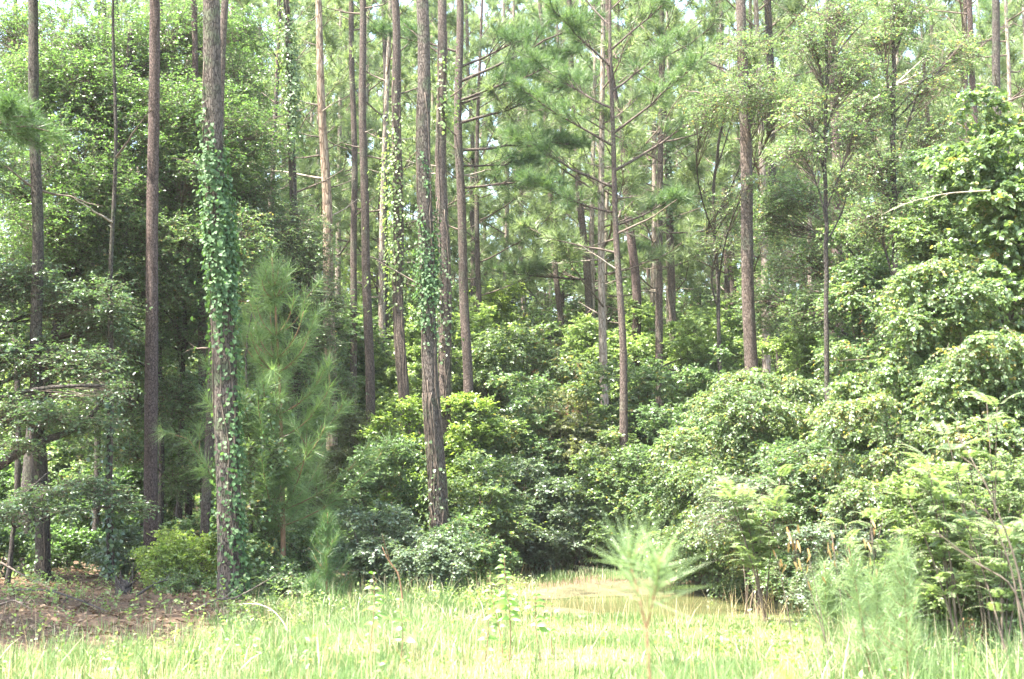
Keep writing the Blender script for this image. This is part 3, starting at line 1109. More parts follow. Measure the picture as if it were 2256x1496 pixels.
reg('t21', pine('broken pine trunk veiled by leaves behind the thin black sapling', (1842, 480), (1836, 80), 33, 23, 'bark_brown', seed=22, deadn=4, dead_z=(7, 12), wob=0.03, crown=3))
reg('t23', pine('dark pine trunk against the white sky above the vine wall', (2200, 300), (2196, 10), 29, 19, 'bark_dark', seed=23, deadn=3, dead_z=(9, 13), wob=0.03))
reg('t24', pine('thin pale pine beside the dark trunk against the white sky', (2223, 300), (2219, 10), 36, 9, 'bark_pale', seed=24, deadn=4, dead_z=(10, 15), wob=0.04, crown=1))
reg('t25', pine('short forked pine top showing above the leaves near the white sky', (2146, 300), (2136, 30), 36, 14, 'bark_brown', seed=25, deadn=5, dead_z=(11, 15), wob=0.06, crown=2))
reg('t26', pine('faint pine behind leaves next to the stout reddish trunk', (1608, 600), (1594, 250), 46, 17, 'bark_grey', seed=26, deadn=5, dead_z=(8, 17), wob=0.05, crown=3))
reg('t27', pine('pale grey pine far back in the bright gap', (1155, 690), (1147, 440), 55, 12, 'bark_pale', seed=27, deadn=6, dead_z=(9, 18), wob=0.05, crown=0))
reg('t28', pine('dull pine far back, partly covered by the curving pine', (1046, 640), (1040, 420), 52, 13, 'bark_grey', seed=28, deadn=5, dead_z=(9, 18), wob=0.05, crown=1))
reg('t29', pine('thin dark pine at the frame edge among oak leaves', (36, 900), (30, 180), 30, 13, 'bark_dark', seed=29, deadn=3, wob=0.05))
reg('t30', pine('dark pine stem high among the oak leaves', (262, 300), (252, 10), 33, 15, 'bark_dark', seed=30, deadn=4, dead_z=(9, 14), wob=0.05))
reg('t31', pine('reddish far trunk in the shade between the scaly and the vine-wrapped trunks', (417, 980), (421, 600), 37, 15, 'bark_brown', seed=31, deadn=3, wob=0.04))
reg('t32', pine('dusky trunk in deep shade between the two dark foot trunks', (210, 1180), (216, 640), 30, 15, 'bark_dark', seed=32, crown=3, deadn=3, wob=0.05))
reg('t33', pine('thin vine-trimmed stem standing on the litter near the scaly trunk', (243, 1290), (247, 440), 24.5, 15, 'bark_dark', seed=33, deadn=3, wob=0.06, H=13, top_taper=0.3))
reg('t34', pine('thin black trunk close behind the scaly brown trunk', (352, 1080), (352, 700), 30, 13, 'bark_dark', seed=34, deadn=2, wob=0.03))

# --- the pines of the wood behind, each copied from a few models
protos = {}
for cls, (z0, H) in enumerate(((6.0, 18.0), (6.5, 23.0), (7.0, 30.0))):
    for sd in range(3):
        rng = np.random.default_rng(300 + sd + 10 * cls)
        z = np.arange(-0.1, H, 0.5)
        pts = np.stack([0.10 * np.sin(z * 0.35 + sd), 0.10 * np.cos(z * 0.3 + 2 * sd), z], -1)
        root = thing('background_pine', (0, 0, 0), 'slender pine with pale needles in the bright wood behind', 'pine tree', 'pines of the wood behind')
        g = Geo()
        tube(g, pts, np.linspace(0.13, 0.04, len(z)), 8, 0.5, bumps=bark_bumps(rng, 0.06))
        for k in range(7):
            p0 = pts[rng.integers(8, 24)]
            pine_branch(p0, rng.uniform(0, 6.28), rng.uniform(-0.2, 0.4), rng.uniform(0.5, 2), rng, g, [], 0.025, False)
        part('trunk', g, M['bark_grey'] if sd % 2 else M['bark_pale'], root, smooth=True)
        w, n = Geo(), Geo()
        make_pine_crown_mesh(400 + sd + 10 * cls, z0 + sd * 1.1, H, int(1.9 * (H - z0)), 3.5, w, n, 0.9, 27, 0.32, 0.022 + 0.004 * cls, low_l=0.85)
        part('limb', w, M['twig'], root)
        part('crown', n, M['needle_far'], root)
        protos[cls, sd] = root
spots = []
rng = np.random.default_rng(55)
for Y, n in ((37, 10), (42, 12), (47, 14), (53, 15), (60, 17), (68, 18), (77, 20), (88, 22)):
    for k in range(n):
        px = 330 + (k + 0.5 + rng.uniform(-0.42, 0.42)) / n * 2060
        if Y < 50 and 1060 < px < 1200:
            continue
        spots.append((px, Y + rng.uniform(-2.6, 2.6)))
for px, Y in ((60, 46), (180, 52), (290, 44), (120, 62), (240, 70), (20, 75)):
    spots.append((px, Y))
used = set()
for i, (px, Y) in enumerate(spots):
    x = at(px, 900, Y)[0]
    loc = (x, Y, float(ground_h(x, Y)))
    s = rng.uniform(0.9, 1.1)
    key = (0 if Y < 47 else 1 if Y < 62 else 2, i % 3)
    o = protos[key]
    if key not in used:
        used.add(key)
        o.location = loc
        o.rotation_euler = (0, 0, rng.uniform(0, 6.28))
        o.scale = (s, s, s)
    else:
        dup(o, loc, rng.uniform(0, 6.28), s)

# ================================================================== thin haze, added to pale and lift the distance
hz = bpy.data.materials.new('haze')
nt, N, K = nodes_of(hz)
out = N('ShaderNodeOutputMaterial')
pv = N('ShaderNodeVolumePrincipled')
pv.inputs['Color'].default_value = (0.96, 0.98, 0.92, 1)
pv.inputs['Density'].default_value = 0.0003
pv.inputs['Anisotropy'].default_value = 0.2
K(pv.outputs[0], out.inputs['Volume'])
bmv = np.array([[x, y, z] for z in (-2.0, 36.5) for y in (-62.0, 705.0) for x in (-402.0, 402.0)])
hf = [[0, 2, 3], [0, 3, 1], [4, 5, 7], [4, 7, 6], [0, 1, 5], [0, 5, 4], [2, 6, 7], [2, 7, 3], [0, 4, 6], [0, 6, 2], [1, 3, 7], [1, 7, 5]]
hg = Geo()
hg.add(bmv, hf)
tag(link('haze', hg.mesh('haze', hz)), kind='stuff')
scene.cycles.volume_bounces = 0

# ================================================================== vines on the trunks
t = P_['t3']
vine_on('big-leaved green vine sheathing the thickest trunk at mid height', t[1], t[2], at(470, 860, 20.4)[2], at(470, 110, 20.4)[2], 8200, 0.072, 61, 'ivy', (0.75, -0.8), 0.55, 0.11, stray=0.3)
vine_on('sparse vine leaves climbing the foot of the thickest trunk', t[1], t[2], 0.1, at(470, 560, 20.4)[2], 2200, 0.066, 62, 'ivy', (1, -0.35), 0.8, 0.10, stray=0.5)
t = P_['t10']
vine_on('small-leaved dark ivy cladding the stout trunk in patches', t[1], t[2], at(930, 800, 26)[2], at(930, 180, 26)[2], 8000, 0.06, 63, 'ivy', (0.5, -1), 0.55, 0.13, stray=0.5, patch=lambda z: 0.5 + 0.6 * np.sin(z * 1.4))
vine_on('tangle of brown creeper stems at the foot of the stout ivied trunk', t[1], t[2], 0.4, at(930, 830, 26)[2], 620, 0.07, 64, 'vine', (-1, -0.5), 0.5, 0.30, stray=0.7, strand=16)
t = P_['t5']
vine_on('dense dark vine ending in a shaggy tail on the dark trunk by the snag', t[1], t[2], at(645, 430, 29)[2], at(645, -260, 29)[2], 6000, 0.066, 65, 'vine', (0.6, -1), 0.4, 0.16, stray=0.3)
t = P_['t9']
vine_on('thin trailing vine with light leaves on the grey trunk', t[1], t[2], at(880, 760, 31)[2], at(880, 120, 31)[2], 2600, 0.075, 66, 'bright', (-0.8, -0.8), 0.4, 0.34, stray=0.8, strand=7)
t = P_['t11']
vine_on('leafy vine sprigs on the brown trunk behind the ivied one', t[1], t[2], at(975, 330, 29)[2], at(975, 60, 29)[2], 700, 0.085, 67, 'bright', (1, -0.6), 0.6, 0.30, stray=0.7, strand=4)
vine_on('loose green vine low on the brown trunk behind the ivied one', t[1], t[2], at(975, 830, 29)[2], at(975, 420, 29)[2], 800, 0.075, 68, 'vine', (-1, -0.6), 0.5, 0.25, stray=0.9, strand=6)
t = P_['t17']
vine_on('speckling of vine leaves up the pine beside the stout reddish trunk', t[1], t[2], at(1475, 560, 39)[2], at(1475, 190, 39)[2], 1500, 0.095, 69, 'vine', (0, -1), 0.3, 0.16, stray=0.3)
t = P_['t1']
vine_on('ivy leaves round the foot of the dark trunk by the shaded hollow', t[1], t[2], 0.2, 2.9, 260, 0.075, 70, 'vine', (-1, -0.5), 0.5, 0.22, stray=0.5)
t = P_['t33']
vine_on('pale vine leaves on the thin stem standing on the litter', t[1], t[2], 0.2, 5.6, 800, 0.085, 71, 'holly', (0.4, -1), 0.4, 0.22, stray=0.6)
t = P_['t19']
vine_on('dark vine mat on the half hidden trunk behind the reddish one', t[1], t[2], at(1720, 770, 35)[2], at(1720, 560, 35)[2], 1300, 0.085, 72, 'vine', (0, -1), 0.4, 0.22, stray=0.3)

# ================================================================== broadleaved trees with a place of their own
def cl(px, py, Y, rpx, rpy, ry=None):
    r = rpx * Y / F
    return (at(px, py, Y), (r, ry or r, rpy * Y / F))


def gp(px, Y):
    p_ = at(px, 1108, Y)
    return np.array([p_[0], Y, float(ground_h(p_[0], Y)) - 0.05])


def path(*pts):
    return [at(a, b, Y) for a, b, Y in pts]


hardwood('large shady oak with a leaning crooked trunk behind the dark foot trunk',
         [gp(60, 27.5)] + path((78, 930, 27.5), (108, 800, 27.5), (150, 660, 27.5), (205, 500, 27.5), (245, 400, 27.8), (270, 250, 28), (290, 60, 28)),
         0.20, [cl(150, 350, 26.5, 146, 103), cl(250, 250, 27.5, 158, 103), cl(110, 480, 26, 134, 91), cl(420, 250, 28, 146, 97), cl(560, 300, 28.5, 103, 85),
                cl(60, 250, 27.5, 134, 97), cl(380, 400, 28.5, 158, 109), cl(180, 90, 28.5, 183, 109), cl(330, 120, 29, 146, 109), cl(30, 90, 29, 146, 109),
                cl(260, 540, 28, 170, 97), cl(420, 580, 29, 134, 97), cl(20, 420, 28, 109, 97), cl(520, 180, 29.5, 97, 85), cl(560, 430, 29, 85, 73), cl(200, 180, 27, 109, 73), cl(420, 60, 29.5, 122, 85), cl(110, 160, 27, 109, 73), cl(240, 420, 26.5, 122, 73), cl(540, 60, 31, 85, 73), cl(330, 300, 26.8, 73, 73), cl(420, 480, 28, 97, 73), cl(160, 560, 27, 109, 73), cl(60, 560, 27.5, 109, 85), cl(470, 360, 28, 109, 85), cl(250, 640, 27.5, 109, 73), cl(390, 660, 29, 97, 85), cl(270, 780, 28.5, 109, 73), cl(130, 720, 28, 109, 85), cl(60, 180, 30, 109, 97), cl(450, 150, 31, 109, 97)],
         'oak', 71, leaf=0.082, dens=0.52, K=11, spl=0.5)
hardwood('oak with a heavy bough arching in from the frame edge over the hollow',
         [gp(-190, 25)] + path((-150, 1050, 25), (-135, 800, 25), (-120, 500, 25), (-100, 200, 25)), 0.24,
         [cl(60, 620, 24.5, 130, 70), cl(200, 660, 24.5, 110, 60), cl(30, 780, 24, 120, 55), cl(190, 800, 24, 110, 50), cl(60, 900, 23.5, 110, 45),
          cl(190, 925, 23.5, 80, 40), cl(250, 720, 25, 80, 60), cl(110, 905, 22.9, 70, 30), cl(230, 850, 23, 60, 40), cl(40, 975, 23, 60, 20), cl(-60, 700, 24, 120, 150), cl(-60, 350, 24, 120, 150)],
         'holly', 72, leaf=0.088, dens=0.55, K=11, spl=0.55, flat=0.35, upw=1.3,
         extra_limbs=[(path((-140, 1085, 25), (-60, 1060, 24.2), (0, 1028, 23.7), (45, 990, 23.6), (95, 968, 23.5), (150, 958, 23.4), (198, 925, 23.3), (235, 870, 23.3)), 0.12)])
hardwood('broad oak just outside the frame that shades the brown litter', [(-11.6, 16.5, -0.1), (-11.6, 16.5, 3), (-11.4, 16.4, 6), (-11.2, 16.4, 8.5)], 0.26,
         [((-11, 17.5, 9.3), (2.4, 2.2, 1.0)), ((-9.6, 20, 11), (2.6, 2.2, 1.0)), ((-12.5, 19.5, 7.6), (2.2, 2.2, 1.0)), ((-9.2, 16, 10.6), (2.0, 1.8, 0.8)), ((-8, 22, 12.4), (2.4, 2.2, 1.0)), ((-11.5, 14.6, 9.0), (2.3, 1.9, 0.9)), ((-9.3, 13.6, 9.6), (1.9, 1.7, 0.8)), ((-11.2, 12.6, 10.2), (1.9, 1.5, 0.8)), ((-9.0, 17.6, 9.4), (1.8, 1.6, 0.7))],
         'oak', 83, leaf=0.10, dens=0.55, K=11, spl=0.55)
hardwood('glossy leaved young tree spreading flat sprays low across the shaded hollow',
         [gp(25, 22.8)] + path((30, 1150, 22.8), (60, 1080, 22.8), (110, 1040, 22.8)), 0.045,
         [cl(40, 1105, 22.3, 80, 26), cl(120, 1080, 22.3, 70, 22), cl(185, 1060, 22.5, 60, 20), cl(235, 1085, 22.6, 60, 24), cl(0, 1135, 22, 60, 22), cl(290, 1115, 22.8, 50, 26), cl(150, 1120, 22.0, 50, 14)],
         'holly', 73, leaf=0.085, dens=0.62, K=10, spl=0.45, flat=0.25, upw=1.5)
hardwood('mid green tree filling the space between scaly and vine-wrapped trunks',
         [gp(395, 29)] + path((398, 1000, 29), (402, 800, 29), (410, 650, 28), (400, 480, 27.5)), 0.08,
         [cl(400, 720, 28.5, 70, 80), cl(395, 880, 28, 75, 70), cl(440, 980, 27.5, 60, 60), cl(280, 880, 28.5, 80, 70), cl(270, 1000, 28, 70, 60), cl(380, 1050, 28, 60, 50), cl(400, 520, 26.8, 80, 60), cl(270, 470, 26.5, 80, 60), cl(240, 600, 26.6, 80, 60), cl(390, 620, 27, 70, 60), cl(210, 740, 27, 80, 60), cl(120, 640, 27, 70, 60), cl(420, 400, 27, 70, 60), cl(540, 520, 27, 60, 70), cl(550, 650, 27, 50, 60)],
         'shrub', 74, leaf=0.085, dens=0.8)
hardwood('thin stemmed tree with sunlit leaves just right of the vine-wrapped trunk',
         [gp(556, 22.2)] + path((553, 1050, 22.2), (548, 900, 22.2), (540, 780, 22.2), (555, 690, 22.2)), 0.035,
         [cl(560, 880, 21.8, 50, 35), cl(585, 990, 21.6, 60, 32), cl(545, 1040, 21.6, 50, 40), cl(610, 1030, 21.8, 40, 24), cl(560, 1110, 21.6, 55, 40), cl(545, 930, 21.8, 40, 40)],
         'vine', 75, leaf=0.09, dens=0.85, K=9, round_=True, aspect=0.75)
hardwood('fine-leaved olive green tree behind the small soft pine',
         [gp(650, 29)] + path((652, 1000, 29), (650, 750, 29), (645, 560, 29), (650, 440, 29)), 0.10,
         [cl(640, 500, 28.5, 95, 70), cl(590, 570, 28.5, 80, 60), cl(690, 570, 28.5, 70, 70), cl(650, 640, 28.5, 90, 60), cl(560, 480, 29, 60, 70), cl(730, 660, 28.5, 60, 50), cl(720, 740, 28.5, 60, 60),
          cl(600, 720, 29, 100, 90), cl(640, 850, 29, 110, 90), cl(740, 850, 29, 60, 70)],
         'shrub', 76, leaf=0.07, dens=0.34, K=14, aspect=0.42)
hardwood('tree with light leaf sprays crossing in front of the reddish pine high up',
         [gp(1585, 31)] + path((1590, 900, 31), (1580, 600, 31), (1570, 400, 30.5), (1600, 220, 29), (1640, 170, 26)), 0.06,
         [cl(1650, 190, 25.8, 110, 45), cl(1580, 235, 26, 90, 40), cl(1720, 225, 26, 90, 40), cl(1640, 100, 26.5, 70, 40), cl(1600, 450, 30, 60, 45), cl(1590, 540, 30, 60, 40), cl(1660, 395, 26.2, 45, 22)],
         'shrub', 77, leaf=0.065, dens=0.26, tone=0.15, K=10, spl=0.45)
hardwood('tall thin black sapling with a wispy crown of small leaves',
         [gp(1824, 22)] + path((1822, 1000, 22), (1822, 720, 22), (1819, 500, 22), (1818, 300, 22), (1822, 100, 22), (1828, -60, 22)), 0.052,
         [cl(1770, 230, 22, 90, 50), cl(1880, 160, 22, 80, 50), cl(1760, 330, 22, 80, 40), cl(1880, 290, 22, 80, 40), cl(1790, 90, 22, 70, 50), cl(1870, 400, 22, 60, 40), cl(1850, 30, 22, 80, 40)],
         'shrub', 78, leaf=0.066, dens=0.36, K=9, spl=0.4, r1=0.022, tone=0.12,
         extra_limbs=[(path((1820, 310, 22), (1780, 270, 21.7), (1730, 235, 21.6)), 0.02), (path((1820, 336, 22), (1770, 330, 21.8), (1720, 350, 21.6)), 0.016),
                      (path((1822, 150, 22), (1880, 70, 22), (1920, 40, 22)), 0.016)])
hardwood('forked small-leaved tree standing before the white sky gap',
         [gp(1972, 24)] + path((1970, 900, 24), (1972, 520, 24), (1966, 330, 24), (1970, 120, 24), (1964, -40, 24)), 0.068,
         [cl(1930, 90, 24, 90, 60), cl(2030, 180, 24, 90, 55), cl(1910, 230, 24, 80, 50), cl(2050, 290, 24, 90, 45), cl(1920, 360, 24, 90, 50), cl(2020, 420, 24, 90, 50), cl(1990, 20, 24, 70, 50), cl(1930, 480, 24, 80, 50), cl(2100, 110, 24.5, 70, 50)],
         'shrub', 79, leaf=0.068, dens=0.42, K=10, spl=0.42, r1=0.03, tone=0.1,
         extra_limbs=[(path((1970, 120, 24), (1990, 70, 24), (2012, 20, 24), (2020, -20, 24)), 0.025), (path((1968, 200, 24), (1890, 200, 23.8), (1850, 170, 23.6)), 0.02),
                      (path((1968, 250, 24), (2020, 190, 23.8), (2090, 130, 23.6)), 0.02), (path((1968, 190, 24), (1920, 230, 24), (1880, 240, 24)), 0.016)])
hardwood('dark leafy tree filling the shade right of the black sapling',
         [gp(1900, 27)] + path((1900, 900, 27), (1895, 650, 27), (1890, 450, 27)), 0.09,
         [cl(1880, 480, 26.5, 90, 60), cl(1760, 560, 27, 90, 70), cl(1880, 600, 26.5, 90, 60), cl(1800, 680, 26.5, 90, 60), cl(1960, 590, 26.5, 80, 60), cl(1700, 480, 28, 70, 70), cl(1760, 430, 27.5, 80, 60), cl(1690, 660, 29, 70, 80), cl(1990, 480, 26.5, 70, 50)],
         'shrub', 80, leaf=0.075, dens=0.7)
hardwood('sunlit maple-like sapling with pale leaves beyond the curving pine',
         [gp(1085, 43)] + path((1085, 900, 43), (1088, 720, 43), (1085, 610, 43)), 0.06,
         [cl(1085, 655, 42.5, 50, 35), cl(1060, 700, 42.5, 55, 45), cl(1110, 720, 42.5, 50, 45), cl(1070, 780, 42.5, 60, 45), cl(1120, 640, 43, 35, 30)],
         'lime', 81, leaf=0.13, dens=0.9, K=8, round_=True, aspect=0.75)

# leafy understorey behind, copied from a few models
und = []
for sd, mt in enumerate(('bright', 'shrub', 'bright', 'shrub')):
    rng = np.random.default_rng(500 + sd)
    H = 6.0
    cs = []
    for k in range(11):
        a = k * 2.4
        zz = 1.2 + 4.4 * (k + 0.5) / 11
        rr = 1.5 * math.sin(math.pi * min(0.95, 0.25 + 0.62 * zz / H)) * rng.uniform(0.6, 1.0)
        cs.append(((rr * math.cos(a), rr * math.sin(a), zz), (rng.uniform(0.7, 1.1), rng.uniform(0.7, 1.1), rng.uniform(0.5, 0.75))))
    und.append(hardwood('leafy understorey tree in the bright wood behind', [(0, 0, -0.1), (0.05, 0, 2), (0.0, 0.1, 4), (0.1, 0, 5.6)], 0.06, cs, mt, 500 + sd,
                        leaf=0.125, dens=0.62, K=10, name='understorey_tree', group='understorey trees of the wood behind'))
spots = []
rng = np.random.default_rng(77)
for Y, n in ((38, 9), (45, 11), (53, 12), (62, 13)):
    for k in range(n):
        px = 560 + (k + 0.5 + rng.uniform(-0.45, 0.45)) / n * 1560
        s = rng.uniform(0.85, 1.4) * (1.0 if Y < 50 else 1.3)
        if 1150 < px < 1720 and Y < 50:
            s *= 0.68
        if 1010 < px < 1190 and Y < 50:
            s *= 0.55
        spots.append((px, Y + rng.uniform(-2, 2), s, None))
for Y, n in ((34, 5), (39, 6), (46, 7), (55, 7)):
    for k in range(n):
        px = -40 + (k + 0.5 + rng.uniform(-0.4, 0.4)) / n * 640
        spots.append((px, Y + rng.uniform(-1.5, 1.5), rng.uniform(1.0, 1.6), 'leafy understorey tree deep in the shaded wood behind the oaks'))
for i, (px, Y, s, lab) in enumerate(spots):
    x = at(px, 900, Y)[0]
    loc = (x, Y, float(ground_h(x, Y)))
    if i < len(und):
        und[i].location = loc
        und[i].rotation_euler = (0, 0, rng.uniform(0, 6.28))
        und[i].scale = (s, s, s)
    else:
        dup(und[i % len(und)], loc, rng.uniform(0, 6.28), s, lab, 'understorey trees of the shaded wood' if lab else None)

# ================================================================== shrubs and vine-draped mounds
S = shrub
# foot of the wood, from the dark hollow to the pine sapling
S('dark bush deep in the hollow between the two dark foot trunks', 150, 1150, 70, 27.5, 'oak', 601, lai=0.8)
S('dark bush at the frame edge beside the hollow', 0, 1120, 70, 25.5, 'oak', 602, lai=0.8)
S('small dull bush at the foot of the scaly brown trunk', 285, 1150, 60, 25.5, 'bluish', 603, lai=0.7)
S('yellow-green bush lit by the sun between scaly and vine-wrapped trunks', 425, 1160, 85, 22.6, 'lime', 604, lai=0.75, shoots=0.2, gap=0.2)
S('low green bush in front of the yellow-green one beside the thickest trunk', 440, 1255, 70, 21.6, 'shrub', 605, lai=0.7)
S('sunlit pale leaved bush touching the thickest trunk on its right', 575, 1165, 65, 21.6, 'vine', 606, lai=0.7, round_=True, aspect=0.8, gap=0.2)
S('leafy tangle climbing beside the thickest trunk at chest height', 560, 1060, 55, 23.0, 'vine', 607, lai=0.7, gap=0.25)
S('dark green bush beneath the small soft pine', 665, 1120, 80, 24.5, 'shrub', 608, lai=0.9)
S('low green bush in grass below the small soft pine', 620, 1240, 70, 20.8, 'shrub', 609, lai=0.8)
S('bluish dark shrub with a hollow base beside the small pine sapling', 830, 1095, 85, 23.2, 'bluish', 610, droop=0.5, shoots=0.12)
S('grey-green drooping shrub in front of the stout ivied trunk', 930, 1165, 75, 21.6, 'bluish', 611, droop=0.55, shoots=0.1)
S('round shrub at the track edge beyond the tall leafy weeds', 1030, 1130, 80, 23, 'shrub', 612, droop=0.4)
S('olive shrub behind the soft pine, tall and dull', 790, 850, 70, 29.5, 'olive', 613, leaf=0.06)
S('yellow-green sunlit shrub between the soft pine and the ivied trunk', 880, 870, 75, 29, 'lime', 614, gap=0.2, shoots=0.12)
S('deep green shrub under the yellow-green one near the ivied trunk', 850, 950, 80, 27, 'shrub', 615)
S('bright leafy shrub right of the stout ivied trunk', 1035, 850, 60, 29, 'lime', 616, gap=0.2, shoots=0.12)
S('broad-leaved green shrub below the bright one right of the ivied trunk', 1050, 985, 85, 27, 'vine', 617)
# the centre
S('tall vine-draped mound with withered brown vine on its top', 1190, 700, 120, 36, 'vine', 618, 'vine_mound', 'vine mound', dead=0.7, shingle=0.5, droop=0.6)
S('pale olive mound below the brown-topped vine mound', 1225, 850, 100, 31, 'olive', 619, 'vine_mound', 'vine mound', shoots=0.15, dead=0.25, shingle=0.3, tone=0.15)
S('ball-shaped bush lit on its crown at the end of the track', 1275, 1015, 78, 28.3, 'bluish', 620, shingle=0.3, lobes=6, tone=0.1)
S('brownish twiggy bush left of the ball-shaped one', 1135, 1000, 75, 28.5, 'bluish', 621, dead=0.5)
S('green bush wedged between brown-topped mound and ball-shaped bush', 1150, 815, 75, 30.5, 'shrub', 622)
S('low bush along the far end of the grassy track', 1130, 1165, 85, 30, 'shrub', 623, dead=0.3)
S('low yellowish bush beyond the puddle in the middle', 1240, 1165, 75, 30.5, 'bright', 624, dead=0.2)
S('green bush right of the slim forking pine, shoulder high', 1425, 780, 80, 32, 'shrub', 625)
S('leafy bush hiding the foot of the slim forking pine', 1410, 1060, 78, 27.8, 'vine', 626, droop=0.45, shoots=0.12)
S('bush climbing behind the slim forking pine on its left', 1330, 790, 70, 31, 'vine', 627, shingle=0.3)
S('deep green bush left of the big vine-draped shrub', 1500, 880, 85, 27, 'shrub', 628)
S('sunlit bush at the track edge below the vine-draped shrub', 1475, 1100, 85, 27, 'vine', 629, droop=0.45, round_=True, aspect=0.75)
S('pale sunlit bush far behind between forking and reddish pines', 1555, 665, 85, 37, 'bright', 630)
S('pale bush far behind left of the reddish pine at eye level', 1450, 650, 75, 38, 'bright', 631)
S('shaded bush on the far side below the reddish pine', 1570, 760, 70, 30, 'shrub', 632)
# the right bank
S('big shrub under a cascade of pale vine leaves below the reddish pine', 1690, 800, 140, 23, 'vine', 633, 'vine_mound', 'vine mound', shingle=0.55, droop=0.7, dead=0.35, lobes=13, tone=0.05)
S('vine-hung bush sloping down from the big cascade to the track', 1565, 930, 105, 24.8, 'vine', 634, 'vine_mound', 'vine mound', shingle=0.45, droop=0.6, lobes=12)
hardwood('dark stemmed bush overhanging the earth bank right of the puddle', [gp(1668, 20.8)] + path((1662, 1210, 20.8), (1655, 1150, 20.8), (1640, 1090, 20.8)), 0.085,
         [cl(1640, 1120, 20.4, 95, 40), cl(1580, 1140, 20.6, 60, 38), cl(1730, 1130, 20.4, 70, 50), cl(1600, 1080, 20.8, 90, 40), cl(1700, 1075, 20.8, 80, 40)],
         'bluish', 635, leaf=0.075, dens=0.9, K=12, spl=0.4, droop=0.5)
S('dark green vine mound between the big cascade and the tall vine wall', 1850, 740, 95, 24.5, 'vine', 636, 'vine_mound', 'vine mound', shingle=0.5, droop=0.6)
S('rounded green bush on the bank under the dark vine mound', 1800, 960, 110, 19.5, 'shrub', 637, droop=0.45)
S('pale leafed vine mound half way up the bank', 1940, 640, 105, 19.5, 'vine', 638, 'vine_mound', 'vine mound', shingle=0.5, droop=0.6, lobes=12, round_=True, aspect=0.8, dead=0.2)
S('vine mound with a long bare shoot above the bank', 2080, 560, 110, 18.5, 'vine', 639, 'vine_mound', 'vine mound', shingle=0.45, droop=0.55, lobes=12, round_=True, aspect=0.8)
S('tall wall of vines below the dark trunk against the white sky', 2215, 180, 125, 19.5, 'vine', 640, 'vine_mound', 'vine mound', shingle=0.35, droop=0.5, lobes=16, leaf=0.085, round_=True, aspect=0.9)
S('tree-high leafy mound next to the tall wall of vines', 2100, 320, 110, 22, 'shrub', 641, 'vine_mound', 'vine mound', shingle=0.4, droop=0.5, lobes=14, dead=0.3)
S('silvery sunlit vine mound at the middle of the bank', 1960, 850, 120, 16.5, 'vine', 642, 'vine_mound', 'vine mound', shingle=0.55, droop=0.6, lobes=12, tone=0.12)
S('vine mound above the blurred pale bushes at the frame edge', 2170, 720, 120, 16, 'vine', 643, 'vine_mound', 'vine mound', shingle=0.5, droop=0.6, lobes=12, round_=True, aspect=0.8, tone=0.08)
S('white-glinting bush spilling down the bank near the pod stalks', 1860, 1060, 95, 16.5, 'bluish', 644, shingle=0.4, droop=0.5, tone=0.1)
S('bright bush with yellow tips below the silvery vine mound', 2040, 1010, 95, 13.8, 'bright', 645, shoots=0.12, gap=0.15)
S('soft pale bush at the frame edge, nearest on the bank', 2205, 990, 105, 14.5, 'feather', 646, leaf=0.055, shoots=0.25, gap=0.32, lai=0.75)
S('low pale bush under the nearest soft bush', 2190, 1190, 90, 13.6, 'feather', 647, leaf=0.045, gap=0.32, lai=0.65, shoots=0.2)
S('low brownish green bush in the grass at the frame corner', 2140, 1335, 70, 13.2, 'shrub', 648, leaf=0.045, gap=0.35, lai=0.7, dead=0.5)
S('yellow-green low bush between pine saplings and soft bushes', 2000, 1200, 75, 14.0, 'bright', 649, leaf=0.045, gap=0.25, lai=0.7)

# more of the tangle: tall loose masses between the mounds
S('loose leafy mass rising behind the big cascade beneath the forked small-leaved tree', 1960, 470, 105, 25.5, 'shrub', 660, 'vine_mound', 'vine mound', shingle=0.2, droop=0.4, lobes=15, shoots=0.15, gap=0.2)
S('leafy mass sloping up to the tree-high mound near the white sky', 2060, 430, 90, 21.5, 'vine', 661, 'vine_mound', 'vine mound', shingle=0.3, droop=0.45, lobes=15, shoots=0.12, dead=0.3)
S('tall bush closing the view between reddish pine and black sapling', 1770, 640, 85, 28.5, 'bright', 662, shoots=0.15, gap=0.2, lobes=12)
S('tall bush behind the slim forking pine glowing in the sun', 1440, 660, 80, 41, 'bright', 663, gap=0.2, lobes=12, shoots=0.12)
S('tall sunlit bush left of the brown-topped vine mound', 1075, 640, 80, 37, 'bright', 664, gap=0.2, lobes=12, shoots=0.12)
S('sunlit tangle between forking and leaning pines', 1330, 690, 80, 39, 'bright', 665, gap=0.2, lobes=12, shoots=0.12)
S('green bush filling the space under the pair of straight pines', 790, 650, 70, 37, 'bright', 666, gap=0.2, lobes=12)
S('high tangle behind the ivied trunk, lit yellow', 930, 670, 85, 36, 'bright', 667, gap=0.2, lobes=12, shoots=0.12)
S('hazy green bush far behind the reddish pine', 1640, 560, 75, 41, 'bright', 668, gap=0.2, lobes=12)
S('ragged green bush left of the track end, taller than its neighbours', 1060, 880, 80, 29.5, 'vine', 669, shoots=0.15, lobes=12)
S('ragged bush right of the ball-shaped one, under the forking pine', 1350, 960, 70, 28, 'vine', 670, shoots=0.15, lobes=12)
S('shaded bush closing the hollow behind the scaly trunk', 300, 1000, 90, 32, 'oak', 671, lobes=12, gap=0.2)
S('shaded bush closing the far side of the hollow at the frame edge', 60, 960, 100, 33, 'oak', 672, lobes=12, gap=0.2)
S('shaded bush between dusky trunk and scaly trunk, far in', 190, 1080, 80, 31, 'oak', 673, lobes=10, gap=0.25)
S('green bush against the thickest trunk, in its shade', 470, 1080, 70, 27, 'shrub', 674, lobes=10, gap=0.2)

